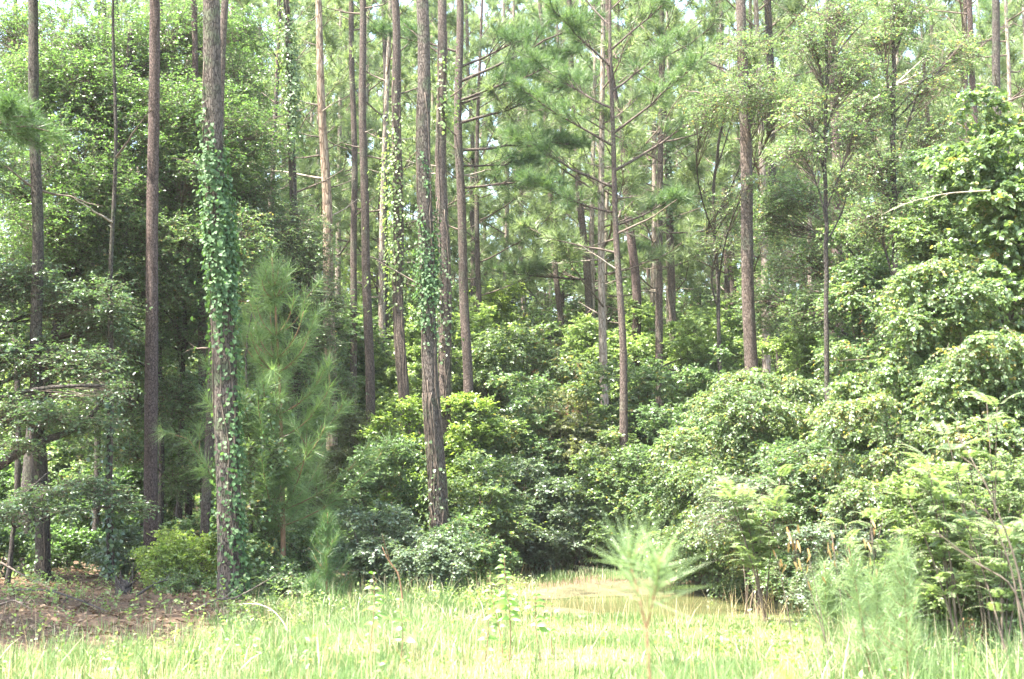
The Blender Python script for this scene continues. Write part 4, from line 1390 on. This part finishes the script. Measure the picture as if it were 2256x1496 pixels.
# the wood goes on: a far mass of leaves nobody could count
g = Geo()
rng = np.random.default_rng(99)
n = 9000
Y = rng.uniform(80, 112, n)
X = rng.uniform(-0.5, 0.5, n) * Y
Z = rng.random(n) ** 1.3 * (6.0 + 7 * vnoise(X, Y, 95, 0.12))
P = np.stack([X, Y, Z], -1)
sprays(g, P, rng.normal(size=(n, 3)), 1.3, 9, 0.42, rng, 0.3)
tag(link('distant_woods', g.mesh('distant_woods', M['bright'])), 'far mass of pale leaves closing the view between the trunks', 'woods', kind='stuff')

# the undergrowth of the wood: ground cover nobody could count
g = Geo()
rng = np.random.default_rng(88)
n = 15000
Y = rng.uniform(24, 62, n)
X = rng.uniform(-0.46, 0.46, n) * Y
ok = (vnoise(X, Y, 91, 0.6) > 0.36) & ~((puddle_d(X, Y) < 1.3)) & (soil_mask(X, Y) < 0.4) & ~((abs(X - 1.9) < 2.0) & (Y < 30))
X, Y = X[ok], Y[ok]
P = np.stack([X, Y, ground_h(X, Y) + rng.uniform(0.0, 0.55, len(X)) * (0.4 + vnoise(X, Y, 92, 0.4))], -1)
D = rng.normal(size=(len(X), 3)) * np.array([1, 1, 0.4]) + ZUP * 0.7
sprays(g, P, D, rng.uniform(0.3, 0.6, len(X)), 10, 0.085, rng, 0.4)
o = link('undergrowth', g.mesh('undergrowth', M['shrub']))
tag(o, 'low leafy undergrowth covering the floor of the wood', 'undergrowth', kind='stuff')

# ================================================================== young pines
def young_pine(label, px, top, Y, r0, nl, nw, whorls, Lb, seed, needle='needle_dark', nn=60, base_px=None, lead=1, name='young_pine', cat='pine sapling',
               group=None, stem='stem_red', bare=0.15, H=None, back=0.28, el=0.55, spread=(0.2, 1.1), kk=2, step=0.62):
    rng = np.random.default_rng(seed)
    tp = at(px, top, Y)
    bx = at(base_px or px, 1108, Y)[0]
    zg = float(ground_h(bx, Y))
    Ht = tp[2] - zg - nl * 0.7
    root = thing(name, (bx, Y, zg), label, cat, group)
    base = np.array([bx, Y, zg - 0.03])
    apex = np.array([tp[0], Y, zg + Ht])
    g = Geo()
    axis_ = bez(base, (base + apex) / 2 + np.array([0.02 * Ht, 0.0, 0]), apex, 16)
    tube(g, axis_, np.linspace(r0, r0 * 0.3, 16), 8, 0.5)
    part('trunk', g, M[stem], root, smooth=True)
    sink = [(axis_[-1:], unit(axis_[-1:] - axis_[-3:-2]))]
    b = Geo()
    for k in range(whorls):
        f = bare + (0.97 - bare) * (k + rng.uniform(0, 0.7)) / whorls
        p = base + (apex - base) * f
        for j in range(kk):
            L = Lb * (1.05 - f) ** 0.8 * rng.uniform(0.7, 1.15) + 0.08 * Ht * (1 - f)
            az = k * 2.4 + j * 2 * np.pi / kk + rng.uniform(-0.4, 0.4)
            h = np.array([math.cos(az), math.sin(az), 0])
            e_ = el + 0.45 * f
            tip = p + L * (h * math.cos(e_) + ZUP * math.sin(e_))
            mid = p + L * 0.5 * (h * 1.05 + ZUP * math.sin(e_) * 0.55)
            ln = bez(p, mid, tip, 7)
            tube(b, ln, np.linspace(r0 * 0.28, r0 * 0.12, 7), 5, rng.random())
            m = max(2, int(L / (nl * step)))
            for q in np.linspace(0.3, 1, m):
                i = int(q * 6)
                sink.append((ln[i:i + 1], unit(ln[i] - ln[max(i - 1, 0)])[None] if i else unit(tip - p)[None]))
                if L > 0.6 and rng.random() < 0.4:
                    d2 = unit(unit(tip - p) + rng.normal(0, 0.6, 3) + ZUP * 0.35)
                    e2 = ln[i] + d2 * nl * rng.uniform(0.7, 1.5)
                    sticks(b, ln[i:i + 1], e2[None], r0 * 0.12, r0 * 0.08, 0.5)
                    sink.append((e2[None], d2[None]))
    # needles along the upper stem too
    for f in np.linspace(0.45, 0.95, 7):
        i = int(f * 15)
        sink.append((axis_[i:i + 1], np.array([[0, 0, 1.0]])))
    part('branch', b, M[stem], root)
    n = Geo()
    P = np.concatenate([s[0] for s in sink])
    A = np.concatenate([s[1] for s in sink])
    tufts(n, P, A, nn, nl, nw, rng, spread, back)
    part('crown', n, M[needle], root)
    return root


young_pine('soft dark green young pine, man-high twice over, right of the vine-wrapped trunk', 600, 535, 22.5, 0.05, 0.36, 0.0085, 11, 1.75, 701, 'needle_soft', 66, base_px=628, bare=0.15, kk=5, el=0.55, spread=(0.15, 1.25), step=0.8)
young_pine('small soft pine sapling in front of the dark green young pine', 722, 1105, 20.6, 0.02, 0.24, 0.0055, 7, 0.5, 702, 'needle_dark', 60, kk=3)
young_pine('low pine seedling in grass at the foot of the young pine', 690, 1250, 19.5, 0.012, 0.2, 0.005, 4, 0.3, 703, 'needle_dark', 50, kk=3)
young_pine('bluish pine seedling at the far end of the track beyond the puddle', 1255, 1180, 28.5, 0.015, 0.22, 0.006, 5, 0.4, 704, 'needle_dark', 50, kk=3)
young_pine('pale pine sapling with a red stem on the grassy bank', 1930, 1215, 11.6, 0.016, 0.22, 0.0035, 8, 0.4, 705, 'needle_fresh', 46, base_px=1915, kk=3)
young_pine('thin pine sapling left of the pale red-stemmed one on the bank', 1868, 1165, 11.0, 0.012, 0.2, 0.0035, 7, 0.28, 706, 'needle_fresh', 40, base_px=1910, kk=2)
young_pine('bushy bluish pine sapling near the pod stalks on the bank', 1815, 1205, 13.5, 0.014, 0.22, 0.004, 5, 0.3, 707, 'needle_fresh', 50, kk=3)
young_pine('wispy pine sapling nearest the soft bushes on the bank', 1985, 1150, 10.4, 0.013, 0.2, 0.003, 8, 0.34, 708, 'needle_fresh', 44, kk=3)


def two_leader(label, Y, seed):
    """the blurred sapling close to the lens: one stem that forks into two leaders with long needles"""
    rng = np.random.default_rng(seed)
    bx = at(1436, 1108, Y)[0]
    zg = float(ground_h(bx, Y))
    root = thing('young_pine', (bx, Y, zg), label, 'pine sapling')
    g = Geo()
    fork = at(1424, 1385, Y)
    base = np.array([bx + 0.03, Y, zg - 0.03])
    low = at(1432, 1496, Y)
    tube(g, np.array([base, (base + low) / 2, low, fork]), [0.0075, 0.007, 0.0062, 0.0055], 8, 0.5)
    part('trunk', g, M['stem_red'], root, smooth=True)
    sink = []
    for pts_ in ([fork, at(1404, 1300, Y), at(1390, 1250, Y + 0.05), at(1384, 1212, Y + 0.05)],
                 [fork, at(1437, 1330, Y - 0.05), at(1449, 1275, Y - 0.08), at(1452, 1226, Y - 0.08)]):
        ln = np.array(pts_)
        b = Geo()
        tube(b, ln, np.linspace(0.005, 0.003, 4), 6, 0.5)
        part('branch', b, M['stem_red'], root, smooth=True)
        for q in np.linspace(0.35, 1, 6):
            i = q * 3
            i0 = min(int(i), 2)
            p = ln[i0] * (1 - (i - i0)) + ln[i0 + 1] * (i - i0)
            sink.append((p[None], unit(ln[i0 + 1] - ln[i0])[None], 9 if q < 0.6 else 24))
    n = Geo()
    for p, a, k in sink:
        tufts(n, p, a, k, 0.27, 0.0052, rng, (0.3, 1.35), 0.05)
    for f in np.linspace(-0.6, 1, 9):
        p = low * (1 - f) + fork * f
        tufts(n, p[None], ZUP[None], 9, 0.18, 0.0042, rng, (0.7, 1.6), 0.08)
    part('crown', n, M['needle_fresh'], root)
    return root


two_leader('blurred pine sapling near the lens with two long-needled leaders', 5.2, 711)
young_pine('blurred yellow-green pine tip poking up at the lower edge of the view', 1722, 1412, 4.0, 0.010, 0.14, 0.0016, 5, 0.16, 712, 'needle_yellow', 70, kk=3, bare=0.55, spread=(0.1, 0.9))

# a pine standing outside the frame whose bough hangs in at the edge
reg('edge', pine('dark green pine bough hanging in at the frame edge before the oak leaves', (-95, 900), (-95, 100), 15.5, 40, 'bark_grey', seed=731, deadn=0, H=14,
    boughs=[(6.35, 0.1, -0.25, 0.95), (6.25, 0.5, -0.2, 0.8), (6.3, -0.3, -0.2, 0.9)], needle='needle_dark', bough_d=0.9, crown=1, crown_z=8.5))

# ================================================================== feathery, leafy and dry plants
def frond_plant(label, px, top, hw, Y, n_fr, seed, mat='feather', name='feathery_shrub', cat='shrub', fl=0.34, pairs=13, ll=0.05, base_px=None, stems=5, fan=0.8):
    """pinnate fronds held out on a few thin stems"""
    rng = np.random.default_rng(seed)
    bx = at(base_px or px, 1108, Y)[0]
    zg = float(ground_h(bx, Y))
    cx = at(px, top, Y)
    root = thing(name, (bx, Y, zg), label, cat)
    rx = hw * Y / F
    H = cx[2] - zg
    st, lf = Geo(), Geo()
    for k in range(stems):
        a = rng.uniform(-1, 1)
        tip = np.array([cx[0] + a * rx * 0.8, Y + rng.uniform(-0.5, 0.5) * rx, zg + H * rng.uniform(0.72, 0.98)])
        foot = np.array([bx + rng.normal(0, 0.05), Y + rng.normal(0, 0.05), zg - 0.02])
        ln = bez(foot, (foot + tip) / 2 + np.array([0, 0, 0.15 * H]), tip, 12)
        tube(st, ln, np.linspace(0.012, 0.004, 12), 5, rng.random())
        for f in range(n_fr // stems):
            i = rng.integers(4, 12)
            p = ln[i]
            az = rng.uniform(0, 6.28)
            d = np.array([math.cos(az), math.sin(az) * 0.8, rng.uniform(0.05, 0.7)])
            d = unit(d)
            L = fl * rng.uniform(0.7, 1.2)
            t = np.linspace(0.1, 1, pairs)[:, None]
            rp = p + d * L * t + ZUP * (0.12 * L * np.sin(t * 2.4) - 0.28 * L * t ** 2)
            tan = unit(np.gradient(rp, axis=0))
            sd = unit(np.cross(tan, ZUP))
            up = np.cross(sd, tan)
            w = np.sin(np.clip(t * 0.9 + 0.25, 0, 1) * np.pi) * 0.6 + 0.5
            for s in (-1, 1):
                A = sd * s + tan * 0.45 - ZUP * 0.12
                sz = (ll * fl / 0.34 * w[:, 0]) * rng.uniform(0.85, 1.1, pairs) * 1.6
                leaves(lf, rp, A, up + rng.normal(0, 0.12, rp.shape), sz, sz * 0.3, np.clip(0.5 + rng.normal(0, 0.15, pairs), 0, 1), False, 0.1)
            sticks(st, rp[:-1], rp[1:], 0.0022, 0.0018, 0.6)
    part('stem', st, M['twig'], root)
    part('foliage', lf, M[mat], root)
    return root


frond_plant('feathery shrub with pale pinnate fronds at the foot of the vine cascade', 1680, 1030, 120, 17.5, 120, 801, fl=0.42)
frond_plant('feathery shrub leaning over the earth bank right of the puddle', 1640, 1100, 60, 20.0, 40, 802, fl=0.36)
frond_plant('feathery shrub with pale fronds over the silvery vine mound', 2040, 1000, 90, 12.5, 90, 803, fl=0.34, base_px=2120)
frond_plant('bank-top feathery shrub before the frame edge bushes', 2130, 870, 90, 13.0, 80, 804, fl=0.36, base_px=2180)
frond_plant('wispy feathery shrub beside the pine saplings', 1900, 1120, 60, 13.5, 60, 805, fl=0.3)
frond_plant('yellowish feathery shrub at the frame edge above the corner bush', 2200, 1120, 90, 12.2, 90, 806, fl=0.3)


def leafy_weed(label, px, top, Y, pairs, seed, leaf=0.12, lean=0.0, mat='weed', base_px=None):
    """upright stalk with arching opposite leaves"""
    rng = np.random.default_rng(seed)
    tp = at(px, top, Y)
    bx = at(base_px or px + 6, 1108, Y)[0]
    zg = float(ground_h(bx, Y))
    root = thing('leafy_weed', (bx, Y, zg), label, 'weed', 'leafy weeds standing in the grass')
    s, l = Geo(), Geo()
    foot = np.array([bx, Y, zg - 0.02])
    ln = bez(foot, np.array([bx - 0.01, Y, (zg + tp[2]) / 2]), tp, 14) + np.stack([0.02 * np.sin(np.linspace(0, 5, 14) + seed), 0 * np.zeros(14), np.zeros(14)], -1)
    tube(s, ln, np.linspace(0.006, 0.0025, 14), 5, 0.5)
    part('stem', s, M['stem_red'], root)
    f = np.linspace(0.42, 1.0, pairs)
    for k, q in enumerate(f):
        i = q * 13
        i0 = min(int(i), 12)
        p = ln[i0] * (1 - (i - i0)) + ln[i0 + 1] * (i - i0)
        az = 0.35 * math.sin(k * 1.7) + rng.normal(0, 0.25)
        for sg in (-1, 1):
            if rng.random() < 0.16:
                continue
            az = rng.normal(0, 0.6)
            d = np.array([sg * math.cos(az), math.sin(az) * 0.8, 0.45 if q < 0.95 else 1.0])
            sz = leaf * (1.15 - 0.55 * q) * rng.uniform(0.6, 1.15) * (0.75 + 0.5 * math.sin(q * 3))
            # an arched blade in three lengths
            d = unit(d)
            sdv = unit(np.cross(d, ZUP * 0.6 + np.array([rng.normal(0, 0.25), -0.85, 0])))
            t = np.linspace(0, 1, 6)
            wv = np.array([0.05, 0.38, 0.5, 0.42, 0.24, 0.02]) * sz * 0.42
            mid = p + d * sz * t[:, None] - ZUP * (0.55 * sz * t ** 2)[:, None]
            v = np.stack([mid - sdv * wv[:, None] + ZUP * wv[:, None] * 0.3, mid, mid + sdv * wv[:, None] + ZUP * wv[:, None] * 0.3], 1).reshape(-1, 3)
            tr = []
            for j in range(5):
                a = j * 3
                tr += [[a, a + 1, a + 4], [a, a + 4, a + 3], [a + 1, a + 2, a + 5], [a + 1, a + 5, a + 4]]
            l.add(v, tr, float(np.clip(0.5 + rng.normal(0, 0.2), 0, 1)))
    part('foliage', l, M[mat], root)
    return root


leafy_weed('leafy weed stalk standing before the hollow-based shrub, alone', 820, 1265, 13.5, 8, 821, 0.17)
leafy_weed('short leafy weed right beside the lone tall stalk', 882, 1325, 13.0, 5, 822, 0.15)
leafy_weed('tallest leafy weed stalk with stacked arching leaves near the puddle', 1115, 1228, 13.4, 13, 823, 0.17, base_px=1122)
leafy_weed('leafy weed leaning out left of the tallest weed stalk', 1080, 1272, 13.6, 8, 824, 0.15, base_px=1104)
leafy_weed('leafy weed right of the tallest stalk, next to the puddle edge', 1180, 1300, 13.6, 8, 825, 0.16)
leafy_weed('thin leafy weed close to the puddle edge with few leaves', 1212, 1318, 14.0, 6, 826, 0.13)
leafy_weed('small low weed between the lone stalk and the tallest one', 1070, 1345, 12.6, 5, 827, 0.12)


def pod_stalk(label, base, tip, Y, n, seed, r=0.006):
    """dry leaning stalk with hanging seed pods at its top"""
    rng = np.random.default_rng(seed)
    B = at(base[0], base[1], Y)
    T = at(tip[0], tip[1], Y)
    g0 = B + (B - T) / (B[2] - T[2]) * (float(ground_h(B[0], Y)) - B[2])
    root = thing('pod_stalk', g0, label, 'dry stalk', 'dry stalks with seed pods')
    s = Geo()
    ln = bez(g0, (g0 + T) / 2 + np.array([0.03, 0, 0.03]), T, 10)
    tube(s, ln, np.linspace(r, r * 0.4, 10), 5, 0.5)
    for k in range(n):
        q = ln[rng.integers(7, 10)] + np.array([rng.normal(0, 0.05), rng.normal(0, 0.05), rng.uniform(-0.02, 0.06)])
        sticks(s, ln[8:9], q[None], 0.002, 0.0015, 0.5)
        d = unit(np.array([rng.normal(0, 0.3), rng.normal(0, 0.3), -1.0]))
        p_ = Geo()
        leaves(p_, q[None], d[None], np.array([[rng.normal(), -1, 0.2]]), rng.uniform(0.08, 0.12), 0.020, rng.random(1), True, 0.15)
        part('seed_pod', p_, M['pod'], root)
    part('stem', s, M['twig'], root)


pod_stalk('leaning stalk with the largest bunch of tan pods before the bank', (1800, 1365), (1738, 1168), 11.5, 11, 841)
pod_stalk('stalk with tan pods among dark leaves, right of the largest bunch', (1850, 1330), (1832, 1172), 12.2, 6, 842)
pod_stalk('stalk with a few brown pods above the pine saplings', (1930, 1330), (1918, 1160), 11.8, 5, 843)
pod_stalk('short stalk with small tan pods near the earth bank', (1725, 1310), (1708, 1218), 13.5, 5, 844)
pod_stalk('short stalk of brown pods left of the bluish pine sapling', (1795, 1300), (1780, 1220), 12.8, 5, 845)


def bare_stem(label, pts, r, seed, mat='stem_red', name='bare_stem', cat='dry stem', twigs=4, group=None):
    rng = np.random.default_rng(seed)
    pts = np.array(pts)
    s = np.linspace(0, len(pts) - 1, 16)
    ln = np.stack([np.interp(s, np.arange(len(pts)), pts[:, k]) for k in range(3)], -1)
    for _ in range(2):
        ln[1:-1] = (ln[:-2] + 2 * ln[1:-1] + ln[2:]) / 4
    root = thing(name, ln[0], label, cat, group)
    g = Geo()
    tube(g, ln, np.linspace(r, r * 0.35, 16), 7, 0.5, bumps=bark_bumps(rng, 0.15))
    for k in range(twigs):
        i = rng.integers(5, 15)
        d = unit(ln[i] - ln[i - 1]) + rng.normal(0, 0.5, 3)
        sticks(g, ln[i:i + 1], (ln[i] + unit(d) * rng.uniform(4, 14) * r * 2.2)[None], r * 0.4, r * 0.15, 0.5)
    part('stem', g, M[mat], root, smooth=True)
    return root


def gpt(px, py, Y, dz=0.0):
    """a point on the ground under picture column px at distance Y"""
    x = at(px, py, Y)[0]
    return np.array([x, Y, float(ground_h(x, Y)) + dz])


bare_stem('bare brown stem slanting up through the frame edge bushes', [gpt(2290, 1400, 9.5), at(2245, 1250, 9.5), at(2180, 1080, 9.5), at(2110, 960, 9.6)], 0.009, 851, 'twig')
bare_stem('second bare stem, crossing lower in the frame edge bushes', [gpt(2300, 1400, 9.8), at(2240, 1290, 9.8), at(2150, 1240, 9.8), at(2060, 1170, 9.8)], 0.009, 852, 'twig')
bare_stem('upright bare stem between the two slanting ones on the bank', [gpt(2270, 1400, 9.7), at(2235, 1270, 9.7), at(2195, 1160, 9.7), at(2170, 1120, 9.7)], 0.008, 853, 'twig')
bare_stem('pale dry shoot curving out of the vine mound on the bank', [at(2180, 420, 17.4), at(2090, 425, 17.2), at(2020, 440, 17), at(1960, 462, 16.9)], 0.009, 854, 'deadwood', twigs=9)
bare_stem('pale dead limb slanting across behind the forked small-leaved tree', [at(1895, 245, 25.5), at(1960, 195, 25.5), at(2030, 160, 25.5)], 0.05, 855, 'deadwood', 'dead_limb', 'dead limb', 2)
bare_stem('thin upright stake-like stem on the litter before the scaly trunk', [gpt(286, 1370, 20.5), at(290, 1300, 20.5), at(294, 1240, 20.5)], 0.016, 856, 'bark_dark', twigs=1)
# fallen wood on the litter bank
bare_stem('fallen grey branch at the foot of the thickest trunk', [gpt(425, 1390, 17.6, 0.06), gpt(470, 1370, 18.0, 0.12), gpt(515, 1355, 18.4, 0.16), gpt(552, 1340, 18.6, 0.30)], 0.026, 861, 'twig', 'fallen_branch', 'fallen branch', 3)
bare_stem('long thin fallen branch lying across the brown litter', [gpt(30, 1330, 20.5, 0.10), gpt(110, 1340, 19.5, 0.12), gpt(180, 1350, 18.4, 0.12), gpt(235, 1380, 17.2, 0.08)], 0.022, 862, 'bark_dark', 'fallen_branch', 'fallen branch', 5)
bare_stem('fallen stick among the litter nearest the frame edge', [gpt(-10, 1370, 18.0, 0.08), gpt(30, 1360, 17.4, 0.14), gpt(70, 1370, 17.0, 0.06)], 0.018, 863, 'twig', 'fallen_branch', 'fallen branch', 4)
bare_stem('short fallen stick propped on the litter before the scaly trunk', [gpt(300, 1350, 19.5, 0.08), gpt(340, 1340, 20.0, 0.16), gpt(370, 1330, 20.6, 0.32)], 0.02, 864, 'bark_dark', 'fallen_branch', 'fallen branch', 2)
bare_stem('fallen branch in the shade by the dark foot trunk', [gpt(0, 1290, 23.0, 0.4), gpt(60, 1300, 22.2, 0.2), gpt(120, 1310, 21.2, 0.08)], 0.02, 865, 'twig', 'fallen_branch', 'fallen branch', 4)
bare_stem('bent straw-coloured stalk arching over the grass near the thickest trunk', [gpt(640, 1400, 15.2), at(634, 1385, 15.2), at(605, 1345, 15.3), at(570, 1330, 15.4), at(535, 1330, 15.5)], 0.010, 866, 'deadwood', 'dry_stalk', 'dry stalk', 2)
bare_stem('brown leaning stem at the edge of the hollow-based shrub', [gpt(895, 1290, 17.5), at(880, 1265, 17.5), at(855, 1235, 17.5), at(842, 1205, 17.5)], 0.014, 867, 'stem_red', twigs=2)

# a small dark stump on the litter
root = thing('stump', gpt(268, 1340, 20.2), 'small dark stump on the brown litter', 'stump')
g = Geo()
rng = np.random.default_rng(870)
b = np.array(root.location)
tube(g, np.array([b + ZUP * z for z in (-0.05, 0.05, 0.15, 0.24)]), [0.14, 0.11, 0.095, 0.06], 12, 0.5, bumps=bark_bumps(rng, 0.5))
for k in range(7):
    a = k * 0.9
    q = b + np.array([math.cos(a) * 0.08, math.sin(a) * 0.08, 0.15])
    sticks(g, q[None], (q + np.array([rng.normal(0, 0.05), rng.normal(0, 0.03), rng.uniform(0.08, 0.25)]))[None], 0.035, 0.008, 0.5)
part('trunk', g, M['bark_dark'], root)

# ================================================================== grass, litter
def grass_blades(geo, X, Y, H, W, rng, lean=0.35, tone=0.0, rnd=None, segs=3):
    n = len(X)
    Z = ground_h(X, Y) - 0.01
    P = np.stack([X, Y, Z], -1)
    az = rng.uniform(0, 6.28, n)
    d = np.stack([np.cos(az), np.sin(az), 0 * az], -1)
    face = rng.uniform(0, 6.28, n)
    s = np.stack([np.cos(face), np.sin(face), 0 * face], -1)
    bend = np.abs(rng.normal(0, lean, n))[:, None]
    H = H[:, None]
    ts = np.array([0, 0.38, 0.72, 1.0])
    ws = np.array([0.8, 1.0, 0.65, 0.0])
    v = []
    for k, (t, w) in enumerate(zip(ts, ws)):
        c = P + ZUP * H * (t - 0.28 * bend * t * t) + d * H * bend * t * t
        if k < 3:
            v += [c - s * W[:, None] * w * 0.5, c + s * W[:, None] * w * 0.5]
        else:
            v += [c]
    v = np.stack(v, 1)
    f = np.array([[0, 1, 3], [0, 3, 2], [2, 3, 5], [2, 5, 4], [4, 5, 6]])
    tris = (np.arange(n)[:, None, None] * 7 + f[None]).reshape(-1, 3)
    if rnd is None:
        patch = 0.6 * vnoise(X, Y, 201, 0.55) + 0.55 * vnoise(X, Y, 202, 1.9) - 0.08
        rnd = np.clip(0.16 + 0.62 * patch + rng.normal(0, 0.16, n) + tone - 0.16 * sstep(14.5, 18.5, Y) * (1 - sstep(0.5, 2, X) * (1 - sstep(3.5, 5, X))), 0, 0.93)  # farther band darker: dappled tree shade put into the blade colour
        dry = rng.random(n) < 0.05 + 0.30 * (vnoise(X, Y, 203, 1.3) > 0.6)
        rnd = np.where(dry, 1.0, rnd)
    geo.add(v.reshape(-1, 3), tris, np.repeat(rnd, 7))


rng = np.random.default_rng(900)


def scatter(n, y0, y1, k=0.44, extra=1.0):
    u = rng.random(n)
    Y = np.sqrt(y0 ** 2 + u * (y1 ** 2 - y0 ** 2))
    X = rng.uniform(-1, 1, n) * (k * Y + extra)
    return X, Y


g = Geo()
for n, y0, y1, w, hs in ((80000, 7.5, 11.5, 0.0055, 0.27), (140000, 11, 15.5, 0.0065, 0.28), (140000, 15, 20.5, 0.008, 0.29), (110000, 20, 31, 0.010, 0.25)):
    X, Y = scatter(n, y0, y1)
    wood = sstep(22.5, 24.5, Y) * (1 - sstep(-1, 0.8, X) * (1 - sstep(4.2, 5.5, X)) * (1 - sstep(29.5, 30.5, Y)))
    dens = (1 - 0.97 * soil_mask(X, Y)) * (1 - 0.9 * wood) * (0.15 + 1.15 * vnoise(X, Y, 205, 1.4) * (0.6 + 0.6 * vnoise(X, Y, 206, 4.0)))
    dens *= sstep(0.9, 1.12, puddle_d(X, Y) + 0.25 * (vnoise(X, Y, 61, 1.5) - 0.5)) * 0.98 + 0.02 * (puddle_d(X, Y) > 0.75)
    ok = rng.random(n) < dens
    X, Y = X[ok], Y[ok]
    H = hs * (0.5 + 0.9 * vnoise(X, Y, 207, 0.6) * (0.5 + vnoise(X, Y, 209, 2.5))) * rng.uniform(0.6, 1.35, len(X))
    H *= 0.68
    H *= 1 - 0.4 * sstep(-1.8, -3.2, X) * sstep(10.5, 12, Y)
    H *= 1 - 0.62 * np.clip(1 - np.maximum(abs(X - 2.0) / 2.8, abs(Y - 18.5) / 7.5), 0, 0.35) / 0.35
    grass_blades(g, X, Y, H, w * rng.uniform(0.7, 1.3, len(X)), rng)
# coarser tufts standing taller
C = np.stack(scatter(620, 9, 24), -1)
C = C[(soil_mask(C[:, 0], C[:, 1]) < 0.35) & (puddle_d(C[:, 0], C[:, 1]) > 1.05) & ~((abs(C[:, 0] - 2.0) < 1.8) & (C[:, 1] > 13) & (C[:, 1] < 24))]
for cx, cy in C:
    k = rng.integers(14, 40)
    X = cx + rng.normal(0, 0.09, k)
    Y = cy + rng.normal(0, 0.09, k)
    grass_blades(g, X, Y, (rng.uniform(0.22, 0.46) + (0.16 if cy > 16.5 else 0)) * rng.uniform(0.6, 1.1, k), np.full(k, 0.010) * rng.uniform(0.7, 1.3, k), rng, 0.42, tone=-0.12)
C = np.stack([rng.uniform(2.6, 6.2, 260), rng.uniform(9.5, 16.5, 260)], -1)
C = C[C[:, 0] > 0.235 * C[:, 1]]
for cx, cy in C:
    k = rng.integers(16, 40)
    grass_blades(g, cx + rng.normal(0, 0.12, k), cy + rng.normal(0, 0.12, k), rng.uniform(0.35, 0.75) * rng.uniform(0.55, 1.1, k), np.full(k, 0.008) * rng.uniform(0.7, 1.3, k), rng, 0.38, tone=rng.uniform(-0.2, 0.12))
gm = g.mesh('grass', M['grass'])
tag(link('grass', gm), 'pale sunlit meadow grass in front of the wood', 'grass', kind='stuff')

# low leafy weeds mixed into the grass and along the shrubs
g = Geo()
X, Y = scatter(26000, 9.5, 25)
m = 0.10 + 0.9 * sstep(15.5, 20, Y) + 0.7 * sstep(1.2, 3.2, X)
ok = (rng.random(len(X)) < m * vnoise(X, Y, 221, 0.8) ** 1.5) & ((soil_mask(X, Y) < 0.6) | (rng.random(len(X)) < 0.22)) & (puddle_d(X, Y) > 1.05) & ~((abs(X - 2.1) < 1.9) & (Y > 15) & (Y < 23))
X, Y = X[ok], Y[ok]
P = np.stack([X, Y, ground_h(X, Y) + 0.03], -1)
D = rng.normal(size=(len(X), 3)) * np.array([0.6, 0.6, 0.2]) + ZUP
sprays(g, P, D, rng.uniform(0.12, 0.5, len(X)), 9, 0.055, rng, 0.15)
tag(link('meadow_weeds', g.mesh('meadow_weeds', M['bright'])), 'low leafy weeds mixed into the meadow grass', 'weeds', kind='stuff')

g = Geo()
X, Y = scatter(8000, 8.5, 25)
ok = (soil_mask(X, Y) < 0.5) & (puddle_d(X, Y) > 1.0) & (vnoise(X, Y, 211, 0.8) > 0.38)
X, Y = X[ok], Y[ok]
grass_blades(g, X, Y, rng.uniform(0.25, 0.62, len(X)), np.full(len(X), 0.0045), rng, 0.3, rnd=rng.random(len(X)))
# seed heads
k = rng.random(len(X)) < 0.4
tag(link('dry_grass', g.mesh('dry_grass', M['straw'])), 'thin straw-coloured dry stalks scattered through the grass', 'dry grass', kind='stuff')

g = Geo()
n = 26000
X = rng.uniform(-13, -2.5, n)
Y = rng.uniform(14.2, 27, n)
ok = rng.random(n) < soil_mask(X, Y)
X, Y = X[ok], Y[ok]
n = len(X)
P = np.stack([X, Y, ground_h(X, Y) + rng.uniform(0.0, 0.05, n)], -1)
a = rng.uniform(0, 6.28, n)
A = np.stack([np.cos(a), np.sin(a), rng.normal(0, 0.25, n)], -1)
Nn = ZUP + rng.normal(0, 0.4, (n, 3))
thin = rng.random(n) < 0.55
L = np.where(thin, rng.uniform(0.10, 0.24, n), rng.uniform(0.05, 0.10, n))
W = np.where(thin, 0.008, L * 0.6)
leaves(g, P, A, Nn, L, W, rng.random(n), False, 0.25)
tag(link('leaf_litter', g.mesh('leaf_litter', M['litter'])), 'brown litter of pine straw and dead leaves on bare earth', 'leaf litter', kind='stuff')
